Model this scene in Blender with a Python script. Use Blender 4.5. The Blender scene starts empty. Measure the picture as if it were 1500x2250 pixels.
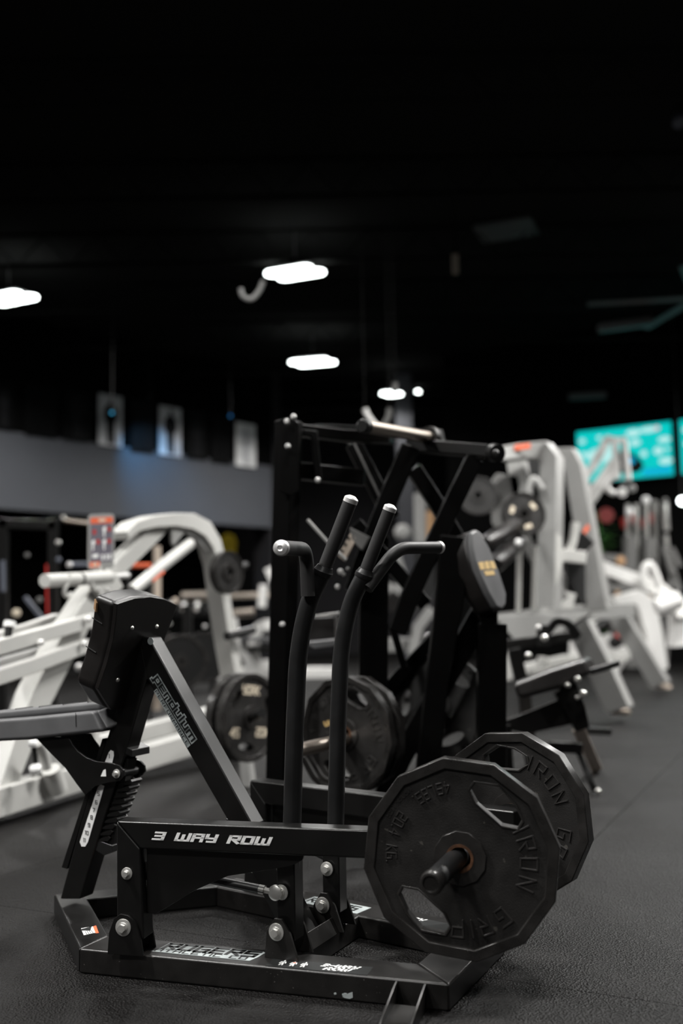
import bpy, math, random
from mathutils import Vector as V, Matrix
from mathutils.geometry import tessellate_polygon
pi = math.pi; sin = math.sin; cos = math.cos
random.seed(7)
S = bpy.context.scene
COL = S.collection

# ------------------------------------------------------------------ camera
FPX, HOR, ROLL, CAMZ = 2188.0, 1350.94, -0.01839, 0.9132
PITCH = math.atan((HOR - 1125) / FPX)
_c, _s, _cr, _sr = cos(PITCH), sin(PITCH), cos(ROLL), sin(ROLL)
RT0, UP0, FWD = V((1, 0, 0)), V((0, -_s, _c)), V((0, _c, _s))
RT = RT0 * _cr + UP0 * _sr
UP = UP0 * _cr - RT0 * _sr
CAM = V((0, 0, CAMZ))
cd = bpy.data.cameras.new('camera'); co = bpy.data.objects.new('camera', cd); COL.objects.link(co)
m = Matrix.Identity(4)
for i in range(3):
    m[i][0] = RT[i]; m[i][1] = UP[i]; m[i][2] = -FWD[i]; m[i][3] = CAM[i]
co.matrix_world = m
cd.sensor_fit = 'VERTICAL'; cd.sensor_height = 36.0; cd.sensor_width = 24.0; cd.lens = FPX * 36.0 / 2250.0
cd.clip_start = 0.05; cd.clip_end = 200
cd.dof.use_dof = True; cd.dof.focus_distance = 2.62; cd.dof.aperture_fstop = 1.3
cd.dof.aperture_blades = 0
S.camera = co

# ------------------------------------------------------------------ world and exposure
w = bpy.data.worlds.new('world'); S.world = w; w.use_nodes = True
bg = w.node_tree.nodes["Background"]; bg.inputs[0].default_value = (1.0, 0.97, 0.93, 1); bg.inputs[1].default_value = 0.006
S.view_settings.view_transform = 'Standard'; S.view_settings.look = 'None'
S.view_settings.exposure = 0.0; S.view_settings.gamma = 1.0
S.view_settings.use_curve_mapping = False

# ------------------------------------------------------------------ pixel rays -> points in the room
def ray(px, py): return RT * ((px - 750) / FPX) + UP * ((1125 - py) / FPX) + FWD
def P(px, py, Y):
    d = ray(px, py); return CAM + d * (Y / d.y)
def PZ(px, py, z):
    d = ray(px, py); return CAM + d * ((z - CAMZ) / d.z)
class Fr:
    """vertical plane frame: s along, n away from the camera, z up"""
    def __init__(f, o, ang):
        f.o = V((o[0], o[1], 0)); f.S = V((-cos(ang), sin(ang), 0)); f.N = V((sin(ang), cos(ang), 0)); f.ang = ang
    def w(f, s, n, z): return f.o + f.S * s + f.N * n + V((0, 0, z))
    def hit(f, px, py, n):
        d = ray(px, py); return CAM + d * ((n - (CAM - f.o).dot(f.N)) / d.dot(f.N))
    def loc(f, p): q = p - f.o; return q.dot(f.S), q.dot(f.N), p.z

# ------------------------------------------------------------------ materials
def mat(name, col, rough=0.5, metal=0.0, bump=None, var=0.0, vscale=8, spec=0.5, emit=None, estr=0, coat=0, speck=None, rvar=0.0):
    M_ = bpy.data.materials.new(name); M_.use_nodes = True
    nt = M_.node_tree; b = nt.nodes['Principled BSDF']
    b.inputs['Base Color'].default_value = (*col, 1); b.inputs['Roughness'].default_value = rough
    b.inputs['Metallic'].default_value = metal; b.inputs['Specular IOR Level'].default_value = spec
    if coat: b.inputs['Coat Weight'].default_value = coat; b.inputs['Coat Roughness'].default_value = 0.2
    tc = nt.nodes.new('ShaderNodeTexCoord')
    if emit:
        b.inputs['Emission Color'].default_value = (*emit, 1); b.inputs['Emission Strength'].default_value = estr
    if var or rvar:
        n = nt.nodes.new('ShaderNodeTexNoise'); n.inputs['Scale'].default_value = vscale; n.inputs['Detail'].default_value = 6
        nt.links.new(tc.outputs['Object'], n.inputs['Vector'])
        if var:
            r = nt.nodes.new('ShaderNodeMapRange'); r.inputs[1].default_value = 0.3; r.inputs[2].default_value = 0.7
            r.inputs[3].default_value = 1 - var; r.inputs[4].default_value = 1 + var
            mx = nt.nodes.new('ShaderNodeVectorMath'); mx.operation = 'SCALE'; mx.inputs[0].default_value = col
            nt.links.new(n.outputs['Fac'], r.inputs[0]); nt.links.new(r.outputs[0], mx.inputs['Scale'])
            last = mx.outputs[0]
            if speck:
                sp = nt.nodes.new('ShaderNodeTexNoise'); sp.inputs['Scale'].default_value = speck[0]; sp.inputs['Detail'].default_value = 2
                nt.links.new(tc.outputs['Object'], sp.inputs['Vector'])
                sr = nt.nodes.new('ShaderNodeMapRange'); sr.inputs[1].default_value = speck[1]; sr.inputs[2].default_value = speck[1] + 0.03
                sr.inputs[3].default_value = 0; sr.inputs[4].default_value = 1
                nt.links.new(sp.outputs['Fac'], sr.inputs[0])
                mm = nt.nodes.new('ShaderNodeMix'); mm.data_type = 'RGBA'
                mm.inputs['B'].default_value = (*speck[2], 1)
                nt.links.new(sr.outputs[0], mm.inputs['Factor']); nt.links.new(last, mm.inputs['A']); last = mm.outputs['Result']
            nt.links.new(last, b.inputs['Base Color'])
        if rvar:
            r2 = nt.nodes.new('ShaderNodeMapRange'); r2.inputs[1].default_value = 0.3; r2.inputs[2].default_value = 0.7
            r2.inputs[3].default_value = rough - rvar; r2.inputs[4].default_value = rough + rvar
            nt.links.new(n.outputs['Fac'], r2.inputs[0]); nt.links.new(r2.outputs[0], b.inputs['Roughness'])
    if bump:
        kind, sc, st, dist = bump
        if kind == 'noise':
            t = nt.nodes.new('ShaderNodeTexNoise'); t.inputs['Scale'].default_value = sc; t.inputs['Detail'].default_value = 3; o = t.outputs['Fac']
        else:
            t = nt.nodes.new('ShaderNodeTexVoronoi'); t.inputs['Scale'].default_value = sc; o = t.outputs['Distance']
        nt.links.new(tc.outputs['Object'], t.inputs['Vector'])
        bn = nt.nodes.new('ShaderNodeBump'); bn.inputs['Strength'].default_value = st; bn.inputs['Distance'].default_value = dist
        nt.links.new(o, bn.inputs['Height']); nt.links.new(bn.outputs[0], b.inputs['Normal'])
    return M_
K = {}
K['powder'] = mat('black_powder_coat', (0.0062, 0.006, 0.0058), 0.30, spec=0.46, bump=('noise', 900, 0.10, 0.0008), var=0.2, vscale=14, rvar=0.012, speck=(140, 0.77, (0.05, 0.048, 0.045)))
K['powder_dusty'] = mat('dusty_black_powder_coat', (0.011, 0.0102, 0.0096), 0.36, spec=0.55, bump=('noise', 700, 0.12, 0.0008), var=0.3, vscale=22, rvar=0.02, speck=(160, 0.72, (0.09, 0.085, 0.08)))
K['deep'] = mat('deep_black_enamel', (0.0018, 0.0017, 0.0017), 0.34, spec=0.13, var=0.2, vscale=10)
K['column'] = mat('column_paint', (0.035, 0.036, 0.042), 0.7)
K['letter'] = mat('raised_letter_urethane', (0.026, 0.0245, 0.0235), 0.3)
K['tube'] = mat('satin_black_tube', (0.0115, 0.0115, 0.0118), 0.40, spec=0.45, var=0.2, vscale=12, rvar=0.05, bump=('noise', 400, 0.05, 0.001))
K['grip'] = mat('rubber_grip', (0.022, 0.0213, 0.0215), 0.5, spec=0.45, bump=('noise', 500, 0.1, 0.001), var=0.15, vscale=20)
K['vinyl'] = mat('black_vinyl', (0.009, 0.0078, 0.0074), 0.36, bump=('voronoi', 350, 0.12, 0.001), var=0.15, vscale=9, rvar=0.06)
K['vinyl_grey'] = mat('charcoal_vinyl', (0.105, 0.105, 0.108), 0.42, bump=('voronoi', 350, 0.15, 0.001), var=0.12, vscale=9, rvar=0.05)
K['seam'] = mat('seam_thread', (0.004, 0.004, 0.004), 0.8)
K['iron'] = mat('cast_urethane', (0.0135, 0.0125, 0.0118), 0.46, bump=('noise', 260, 0.35, 0.0015), var=0.3, vscale=16, rvar=0.06, speck=(55, 0.73, (0.06, 0.056, 0.05)))
K['iron_lip'] = mat('worn_urethane', (0.018, 0.0168, 0.0160), 0.30, bump=('noise', 300, 0.2, 0.001), var=0.3, vscale=24, rvar=0.06)
K['rust'] = mat('rusty_steel', (0.10, 0.045, 0.022), 0.6, 0.4, var=0.5, vscale=60)
K['chrome'] = mat('zinc_plated_steel', (0.74, 0.73, 0.70), 0.34, 0.75, rvar=0.06, vscale=60)
K['alu'] = mat('machined_aluminium', (0.86, 0.85, 0.84), 0.38, 0.6, bump=('noise', 300, 0.1, 0.001))
K['steel'] = mat('brushed_steel_sleeve', (0.50, 0.44, 0.38), 0.34, 1.0, bump=('noise', 90, 0.05, 0.001))
K['white'] = mat('white_powder_coat', (0.50, 0.495, 0.475), 0.45, var=0.03, vscale=5)
K['lit_white'] = mat('lit_white_paint', (0.82, 0.81, 0.79), 0.4)  # far white steel lightened in colour to offset weak light there
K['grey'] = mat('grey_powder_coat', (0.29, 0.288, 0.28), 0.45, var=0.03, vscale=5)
K['dgrey'] = mat('dark_grey_coat', (0.13, 0.128, 0.124), 0.5)  # even darker grey, shared by shrouds, frames and small parts
K['bwhite'] = mat('decal_white', (0.88, 0.88, 0.87), 0.5)
K['dblack'] = mat('decal_black', (0.008, 0.009, 0.009), 0.5)
K['silver'] = mat('decal_silver', (0.42, 0.46, 0.46), 0.45, 0.2)
K['orange'] = mat('orange_print', (0.75, 0.13, 0.05), 0.5)
K['darkred'] = mat('dark_red_vinyl', (0.16, 0.008, 0.006), 0.6)
K['red'] = mat('red_paint', (0.45, 0.02, 0.015), 0.5)
K['gold'] = mat('gold_print', (0.62, 0.43, 0.18), 0.45)
K['cream'] = mat('cream_print', (0.62, 0.54, 0.42), 0.6)
K['cardboard'] = mat('kraft_brown', (0.42, 0.25, 0.13), 0.8)
K['black'] = mat('matt_black', (0.006, 0.006, 0.006), 0.75)
K['teflon'] = mat('black_plastic', (0.01, 0.01, 0.01), 0.35)
K['wall_grey'] = mat('painted_grey_wall', (0.074, 0.078, 0.090), 0.75, var=0.04, vscale=1.5)
K['wall_dark'] = mat('painted_charcoal_wall', (0.028, 0.027, 0.029), 0.8, spec=0.1, var=0.05, vscale=1.5)
K['wall_black'] = mat('painted_black_wall', (0.003, 0.003, 0.003), 0.9, spec=0.05)
K['ceil'] = mat('painted_black_ceiling', (0.016, 0.016, 0.0155), 0.95, spec=0.0)
K['lampface'] = mat('lit_led_lens', (0.9, 0.9, 0.9), 0.4, emit=(0.93, 1.0, 0.98), estr=11)
K['lampbody'] = mat('lamp_housing', (0.12, 0.12, 0.12), 0.5)
K['green'] = mat('plant_leaves', (0.05, 0.16, 0.03), 0.6, var=0.3)
K['yellow'] = mat('yellow_cloth', (0.55, 0.40, 0.01), 0.7, var=0.3, vscale=6)
K['wood'] = mat('tan_steel', (0.55, 0.46, 0.38), 0.5, 0.0)
K['floor'] = mat('rubber_floor', (0.0052, 0.0047, 0.0045), 0.50, spec=0.17, bump=('voronoi', 170, 1.0, 0.004), var=0.22, vscale=2.2, rvar=0.04, speck=(260, 0.70, (0.055, 0.05, 0.046)))

# ------------------------------------------------------------------ mesh helpers
class MB:
    def __init__(s): s.v = []; s.f = []
    def add(s, vs, fs):
        o = len(s.v); s.v += [V(p) for p in vs]; s.f += [tuple(i + o for i in f) for f in fs]; return s
    def prism(s, loop, vec):
        n = len(loop); vec = V(vec); a = [V(p) for p in loop]
        nrm = V((0, 0, 0))
        for i in range(n): nrm += (a[i] - a[0]).cross(a[(i + 1) % n] - a[0])
        if nrm.dot(vec) > 0: a.reverse()
        b = [p + vec for p in a]
        return s.add(a + b, [tuple(range(n)), tuple(range(2 * n - 1, n - 1, -1))] + [((i + 1) % n, i, i + n, (i + 1) % n + n) for i in range(n)])
    def box(s, c, ax, ay, az, sx, sy, sz):
        c = V(c); ax = V(ax).normalized() * sx / 2; ay = V(ay).normalized() * sy / 2; az = V(az).normalized() * sz / 2
        return s.prism([c - ax - ay - az, c + ax - ay - az, c + ax + ay - az, c - ax + ay - az], az * 2)
    def sweep(s, path, w, d, side):
        side = V(side).normalized(); n = len(path); path = [V(p) for p in path]; vs = []
        W = w if isinstance(w, (list, tuple)) else [w] * n
        for i, p in enumerate(path):
            t0 = (p - path[i - 1]).normalized() if i else None
            t1 = (path[i + 1] - p).normalized() if i < n - 1 else None
            t = (t0 + t1).normalized() if t0 and t1 else (t0 or t1)
            mm = side.cross(t).normalized()
            k = 1.0
            if t0 and t1: k = 1 / max(0.5, math.sqrt(max(0.25, (1 + t0.dot(t1)) / 2)))
            a = mm * W[i] / 2 * k; b = side * d / 2
            vs += [p - a - b, p + a - b, p + a + b, p - a + b]
        fs = [(3, 2, 1, 0), tuple(4 * (n - 1) + j for j in range(4))]
        for i in range(n - 1):
            for j in range(4): fs.append((4 * i + j, 4 * i + (j + 1) % 4, 4 * i + 4 + (j + 1) % 4, 4 * i + 4 + j))
        return s.add(vs, fs)
    def tube(s, path, r, seg=20, cap=True):
        path = [V(p) for p in path]; n = len(path); R = r if isinstance(r, (list, tuple)) else [r] * n
        t = (path[1] - path[0]).normalized(); a = t.orthogonal().normalized(); vs = []
        for i, p in enumerate(path):
            t0 = (p - path[i - 1]) if i else None; t1 = (path[i + 1] - p) if i < n - 1 else None
            if t0 is not None and t0.length < 1e-9: t0 = None
            if t1 is not None and t1.length < 1e-9: t1 = None
            t0 = t0.normalized() if t0 else None; t1 = t1.normalized() if t1 else None
            tt = (t0 + t1).normalized() if t0 and t1 else (t0 or t1 or t)
            t = tt; a = (a - t * a.dot(t)).normalized(); b = t.cross(a)
            for k in range(seg):
                q = 2 * pi * k / seg; vs.append(p + (a * cos(q) + b * sin(q)) * R[i])
        fs = []
        for i in range(n - 1):
            for k in range(seg): fs.append((i * seg + k, i * seg + (k + 1) % seg, (i + 1) * seg + (k + 1) % seg, (i + 1) * seg + k))
        if cap: fs += [tuple(range(seg - 1, -1, -1)), tuple((n - 1) * seg + k for k in range(seg))]
        return s.add(vs, fs)
    def cyl(s, a, b, r, seg=20): return s.tube([a, b], r, seg)
    def lathe(s, c, ax, prof, seg=24):
        """prof: list of (distance along ax, radius)"""
        ax = V(ax).normalized(); c = V(c); a = ax.orthogonal().normalized(); b = ax.cross(a); vs = []
        for h, r in prof:
            for k in range(seg):
                q = 2 * pi * k / seg; vs.append(c + ax * h + (a * cos(q) + b * sin(q)) * r)
        fs = []
        for i in range(len(prof) - 1):
            for k in range(seg): fs.append((i * seg + k, i * seg + (k + 1) % seg, (i + 1) * seg + (k + 1) % seg, (i + 1) * seg + k))
        n = len(prof); fs += [tuple(range(seg - 1, -1, -1)), tuple((n - 1) * seg + k for k in range(seg))]
        return s.add(vs, fs)
    def holed(s, outer, holes, z0, z1, fn=lambda x, y, z: V((x, y, z))):
        """flat plate with holes, 2D loops, from z0 to z1"""
        loops = [outer] + holes
        tris = tessellate_polygon([[V((x, y, 0)) for x, y in L] for L in loops])
        flat = [p for L in loops for p in L]; n = len(flat)
        vs = [fn(x, y, z1) for x, y in flat] + [fn(x, y, z0) for x, y in flat]; fs = []
        for t in tris:
            p = [flat[i] for i in t]
            cr = (p[1][0] - p[0][0]) * (p[2][1] - p[0][1]) - (p[1][1] - p[0][1]) * (p[2][0] - p[0][0])
            if abs(cr) < 1e-12: continue
            t = tuple(t) if cr > 0 else tuple(reversed(t))
            fs.append(t); fs.append(tuple(i + n for i in reversed(t)))
        o = 0
        for li, L in enumerate(loops):
            k = len(L); area = sum(L[i][0] * L[(i + 1) % k][1] - L[(i + 1) % k][0] * L[i][1] for i in range(k))
            for i in range(k):
                a, b = o + i, o + (i + 1) % k
                q = (a, a + n, b + n, b)
                if (area < 0) ^ (li > 0): q = tuple(reversed(q))
                fs.append(q)
            o += k
        return s.add(vs, fs)

def thing(name, label, cat, loc=(0, 0, 0), group=None):
    o = bpy.data.objects.new(name, None); COL.objects.link(o); o.location = V(loc); o.empty_display_size = 0.1
    o['label'] = label; o['category'] = cat
    if group: o['group'] = group
    return o
def part(name, mb, m, parent=None, bevel=0, seg=2, label=None, smooth=True, world=True, kind=None, ang=35):
    me = bpy.data.meshes.new(name)
    off = V((0, 0, 0))
    if world:
        p = parent
        while p is not None: off += p.location; p = p.parent
    me.from_pydata([tuple(v - off) for v in mb.v], [], mb.f); me.validate()
    if smooth:
        me.shade_smooth(); me.set_sharp_from_angle(angle=math.radians(ang))
    o = bpy.data.objects.new(name, me); COL.objects.link(o)
    me.materials.append(K[m] if isinstance(m, str) else m)
    if parent is not None: o.parent = parent
    if bevel:
        b = o.modifiers.new('bevel', 'BEVEL'); b.width = bevel; b.segments = seg; b.limit_method = 'ANGLE'; b.angle_limit = math.radians(35); b.harden_normals = True
    if label: o['label'] = label
    if kind: o['kind'] = kind
    return o
def single(name, mb, m, label, cat, group=None, **kw):
    c = sum(mb.v, V()) / len(mb.v); c.z = min(v.z for v in mb.v)
    for v in mb.v: v -= c
    o = part(name, mb, m, None, **kw); o.location = c; o['label'] = label; o['category'] = cat
    if group: o['group'] = group
    return o
def struct(name, mb, m, parent=None, **kw):
    o = part(name, mb, m, parent, **kw)
    if parent is None: o['kind'] = 'structure'
    return o
def copy_tree(o, parent=None):
    c = o.copy(); COL.objects.link(c)
    if parent: c.parent = parent
    for ch in list(o.children): copy_tree(ch, c)
    return c
def fillet(pts, r, n=6):
    pts = [V(p) for p in pts]; out = [pts[0]]
    for i in range(1, len(pts) - 1):
        a, b, c = pts[i - 1], pts[i], pts[i + 1]; u = (a - b); v = (c - b)
        k = min(r, u.length * 0.48, v.length * 0.48); p0 = b + u.normalized() * k; p1 = b + v.normalized() * k
        for j in range(n + 1):
            t = j / n; out.append(p0 * (1 - t) ** 2 + b * 2 * t * (1 - t) + p1 * t * t)
    out.append(pts[-1]); return out

# ------------------------------------------------------------------ stroke lettering
G = {
 '0': (4, [[(0,0),(4,0),(4,6),(0,6),(0,0)]]), '1': (1.5, [[(0,6),(1,6),(1,0)]]), '2': (4, [[(0,6),(4,6),(4,3),(0,3),(0,0),(4,0)]]),
 '3': (4, [[(0.2,6),(4,6),(4,0),(0,0)],[(0.6,3),(4,3)]]), '4': (4, [[(3,0),(3,6),(0,2),(4,2)]]), '5': (4, [[(4,6),(0,6),(0,3),(4,3),(4,0),(0,0)]]),
 '6': (4, [[(4,6),(0,6),(0,0),(4,0),(4,3),(0,3)]]), '7': (4, [[(0,6),(4,6),(1.5,0)]]), '8': (4, [[(0,0),(4,0),(4,6),(0,6),(0,0)],[(0,3),(4,3)]]),
 '9': (4, [[(0,0),(4,0),(4,6),(0,6),(0,3),(4,3)]]), '.': (0.4, [[(0,0),(0.4,0)]]), '-': (2.5, [[(0,3),(2.5,3)]]),
 'A': (4, [[(0,0),(0,6),(4,6),(4,0)],[(0,3),(4,3)]]), 'B': (4, [[(0,0),(4,0),(4,6),(0,6),(0,0)],[(0,3),(4,3)]]), 'C': (4, [[(4,6),(0,6),(0,0),(4,0)]]),
 'D': (4, [[(0,0),(3,0),(4,1),(4,5),(3,6),(0,6),(0,0)]]), 'E': (4, [[(4,6),(0,6),(0,0),(4,0)],[(0,3),(3.3,3)]]), 'F': (4, [[(4,6),(0,6),(0,0)],[(0,3),(3.3,3)]]),
 'G': (4, [[(4,6),(0,6),(0,0),(4,0),(4,3),(2,3)]]), 'H': (4, [[(0,0),(0,6)],[(4,0),(4,6)],[(0,3),(4,3)]]), 'I': (0.1, [[(0,0),(0,6)]]),
 'K': (4, [[(0,0),(0,6)],[(4,6),(0.5,3),(4,0)]]), 'L': (3.6, [[(0,6),(0,0),(3.6,0)]]), 'M': (5, [[(0,0),(0,6),(2.5,2.5),(5,6),(5,0)]]),
 'N': (4, [[(0,0),(0,6),(4,0),(4,6)]]), 'O': (4, [[(0,0),(4,0),(4,6),(0,6),(0,0)]]), 'P': (4, [[(0,0),(0,6),(4,6),(4,2.6),(0,2.6)]]),
 'R': (4, [[(0,0),(0,6),(4,6),(4,3),(1.4,3),(4,0)]]), 'S': (4, [[(4,6),(0,6),(0,3),(4,3),(4,0),(0,0)]]), 'T': (4, [[(0,6),(4,6)],[(2,6),(2,0)]]),
 'U': (4, [[(0,6),(0,0),(4,0),(4,6)]]), 'W': (5.4, [[(0,6),(0,0),(5.4,0),(5.4,6)],[(2.7,0),(2.7,4.6)]]), 'Y': (4, [[(0,6),(0,3),(4,3)],[(4,6),(4,0),(1,0)]]),
 'X': (4, [[(0,0),(4,6)],[(0,6),(4,0)]]), 'V': (4, [[(0,6),(2,0),(4,6)]]),
 'p': (4, [[(0,-2),(0,4),(4,4),(4,0),(0.6,0)],[(-1.2,-2),(0,-2)]]), 'e': (4, [[(4,0),(0,0),(0,4),(4,4)],[(0,2),(3.6,2)]]), 'n': (4, [[(0,0),(0,4),(4,4),(4,0)]]),
 'd': (4, [[(4,6),(4,0),(0,0),(0,4),(4,4)]]), 'u': (4, [[(0,4),(0,0),(4,0),(4,4)]]), 'l': (0.6, [[(0.2,0),(0.2,6)]]), 'm': (6, [[(0,0),(0,4),(6,4),(6,0)],[(3,4),(3,0)]]),
 ' ': (2.2, []),
}
def text_width(t, gap): return sum(G[c][0] + gap for c in t) - gap
def text(mb, t, fn, sw=1.0, gap=2.0, h=0.0005, base=0.0, shear=0.0, ends=None):
    """fn(x, y, h)->point, x and y in glyph units (cap height 6)"""
    x0 = 0
    for c in t:
        wd, ls = G[c]
        for L in ls:
            for i in range(len(L) - 1):
                (ax, ay), (bx, by) = L[i], L[i + 1]; dx, dy = bx - ax, by - ay; l = math.hypot(dx, dy)
                dx, dy = dx / l, dy / l; e = sw / 2; ax -= dx * e; ay -= dy * e; bx += dx * e; by += dy * e
                q = [(ax - dy * e, ay + dx * e), (ax + dy * e, ay - dx * e), (bx + dy * e, by - dx * e), (bx - dy * e, by + dx * e)]
                vs = [fn(x0 + x + y * shear, y, base) for x, y in q] + [fn(x0 + x + y * shear, y, base + h) for x, y in q]
                mb.add(vs, [(3, 2, 1, 0), (4, 5, 6, 7), (0, 1, 5, 4), (1, 2, 6, 5), (2, 3, 7, 6), (3, 0, 4, 7)])
        x0 += wd + gap
    return mb
def planar(O, ex, ey, en, k, kx=1.0):
    ex = V(ex).normalized() * k * kx; ey = V(ey).normalized() * k; en = V(en).normalized(); O = V(O)
    return lambda x, y, h: O + ex * x + ey * y + en * h
# ------------------------------------------------------------------ lamps
CEIL = 5.9
def led_lamp(c, yaw, label, L=0.86, W_=0.24, power=60, group='high bay lamps under the black ceiling', lit=True):
    t = thing('ceiling_lamp', label, 'ceiling lamp', c, group)
    ex = V((cos(yaw), sin(yaw), 0)); ey = V((-sin(yaw), cos(yaw), 0)); c = V(c)
    part('housing', MB().box(c + V((0, 0, 0.05)), ex, ey, (0, 0, 1), L * 0.8, W_ * 0.7, 0.05), 'lampbody', t, bevel=0.01)
    part('hanger', MB().cyl(c + V((0, 0, 0.07)), (c.x, c.y, CEIL), 0.008, 8), 'lampbody', t)
    for sgn in (-1, 1):
        lens = MB(); o = c + ey * sgn * W_ * 0.24 + ex * sgn * L * 0.06; pts = []
        for k in range(24):
            q = 2 * pi * k / 24; pts.append(o + ex * (cos(q) * W_ * 0.27 + (L * 0.5 - W_ * 0.27 if cos(q) > 0 else -L * 0.5 + W_ * 0.27)) + ey * sin(q) * W_ * 0.25)
        lens.prism(pts, (0, 0, 0.03)); part('lens', lens, 'lampface', t, bevel=0.008)
    if power:
        l = bpy.data.lights.new('lamp_light', 'AREA'); l.shape = 'RECTANGLE'; l.size = L * 0.9; l.size_y = W_ * 0.8; l.energy = power; l.color = (1.0, 0.982, 0.955)
        l.spread = math.radians(150)
        lo = bpy.data.objects.new('lamp_light', l); COL.objects.link(lo); lo.parent = t; lo.location = (0, 0, -0.012); lo.rotation_euler = (0, 0, yaw)
    return t
def at_z(px, py, z): return PZ(px, py, z)
LP = 190
def yaw_px(a, b, z): p, q = PZ(*a, z), PZ(*b, z); return math.atan2(q.y - p.y, q.x - p.x)
ZL = 5.3
led_lamp(PZ(648, 602, ZL), yaw_px((580, 612), (715, 590), ZL), 'large lit lamp high in the middle above the curved white hook', L=0.66, W_=0.42, power=LP)
led_lamp(PZ(687, 798, ZL), yaw_px((632, 802), (741, 793), ZL), 'lit lamp directly below the highest middle one', L=0.70, W_=0.42, power=LP)
led_lamp(PZ(860, 867, ZL), yaw_px((835, 870), (886, 865), ZL), 'small distant lit lamp in front of the grey column', L=0.36, W_=0.36, power=45)
led_lamp(PZ(18, 658, ZL), yaw_px((0, 664), (80, 648), ZL), 'lit lamp cut by the left edge of the picture', L=0.72, W_=0.42, power=LP)
# unseen lamps added out of frame to fill the light and lift highlights
for gx, gy, pw in ((-3.4, 2.2, 300), (2.3, 5.0, 150), (-3.2, -1.8, 200), (-0.6, 6.0, 110), (3.6, 6.0, 300), (0.3, 1.5, 75), (7.2, 7.0, 330), (-6.8, 5.0, 170), (6.0, 11.5, 340), (-0.4, -3.2, 80), (9.0, 12.5, 340), (9.0, 15.2, 260), (-9.5, 9.0, 170)):
    led_lamp((gx, gy, ZL), 0.35, 'added fill lamp outside the picture', L=0.9, W_=0.34, power=pw, group='added lamps outside the picture')

# ------------------------------------------------------------------ room shell
SE = Fr((0, 0), 0)
s1a, s1b = V((1.041, 4.22, 0)), V((1.678, 5.528, 0))
fd = (s1b - s1a).normalized(); fx = V((fd.y, -fd.x, 0))      # seam direction and its right
floor = struct('floor', MB().box((2, 12, -0.06), (1, 0, 0), (0, 1, 0), (0, 0, 1), 44, 44, 0.1), 'black')
MW, ML = 1.83, 3.05
me_cache = None
cnt = 0
for i in range(-6, 6):
    for j in range(-3, 9):
        off = 0 if i % 2 == 0 else 0.0
        c = s1a + fx * ((i + 0.5) * MW) + fd * ((j + 0.5) * ML - 1.75)
        if c.y < -3.5 or c.y > 24 or abs(c.x) > 12: continue
        if me_cache is None:
            mb = MB().box((0, 0, -0.005), (1, 0, 0), (0, 1, 0), (0, 0, 1), MW - 0.002, ML - 0.002, 0.01)
            o = part('rubber_mat', mb, 'floor', floor, bevel=0.0012, seg=1); me_cache = o
        else:
            o = me_cache.copy(); COL.objects.link(o)
        o.location = (c.x, c.y, 0); o.rotation_euler = (0, 0, math.atan2(fx.y, fx.x))
        cnt += 1
# painted left wall: grey band above a dark recess, black above the banners
A = PZ(0, 1117, 2.7); B_ = PZ(600, 1160, 2.7)
wd = (B_ - A); wd.z = 0; wd.normalize(); wn = V((-wd.y, wd.x, 0)); WL = B_ + wd * 0.0
A0 = A - wd * 9; 
def wallseg(p, q, z0, z1, th, n): 
    p = V((p.x, p.y, z0)); q = V((q.x, q.y, z0)); return MB().prism([p, q, q + n * th, p + n * th], (0, 0, z1 - z0))
zb = P(300, 985, (A + wd * (PZ(300, 1138, 2.7) - A).dot(wd)).y).z
struct('wall_left', wallseg(A0, WL, 2.7, zb, 0.2, wn), 'wall_grey')
struct('wall_left', wallseg(A0, WL, zb, CEIL, 0.2, wn), 'wall_black')
struct('wall_left', wallseg(A0 + wn * 1.6, WL + wn * 1.6, 0, 2.72, 0.2, wn), 'wall_black')
struct('trim_1', wallseg(WL - wd * 0.06, WL + wd * 0.25, 0, CEIL, 0.5, wn), 'wall_dark')
# far wall and right wall
struct('wall_back', wallseg(V((-9, 23.5, 0)), V((9.6, 23.5, 0)), 0, CEIL, 0.2, V((0, 1, 0))), 'wall_dark')
tv0, tv1 = P(1262, 950, 17.5), P(1470, 926, 16.6)
rw = (tv1 - tv0); rw.z = 0; rw.normalize()
ra = tv0 - rw * 2.6; rb = tv1 + rw * 12
rn = V((-rw.y, rw.x, 0))
struct('wall_right', wallseg(ra + rn * 0.12, rb + rn * 0.12, 0, CEIL, 0.2, rn), 'wall_black')
struct('ceiling', MB().box((2, 12, CEIL + 0.1), (1, 0, 0), (0, 1, 0), (0, 0, 1), 44, 44, 0.2), 'ceil')
struct('wall_rear', wallseg(V((-12, -6, 0)), V((14, -6, 0)), 0, CEIL, 0.2, V((0, -1, 0))), 'wall_dark')
# ceiling joists
for k in range(9):
    y = 6.5 + k * 2.0; mb = MB()
    for z in (CEIL - 0.02, CEIL - 0.42): mb.box((1, y, z), (1, 0, 0), (0, 1, 0), (0, 0, 1), 26, 0.09, 0.04)
    x = -11.5
    while x < 13.5:
        mb.tube([(x, y, CEIL - 0.03), (x + 0.35, y, CEIL - 0.42), (x + 0.7, y, CEIL - 0.03)], 0.012, 5); x += 0.7
    struct('trim_%d' % (k + 2), mb, 'ceil')

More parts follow.
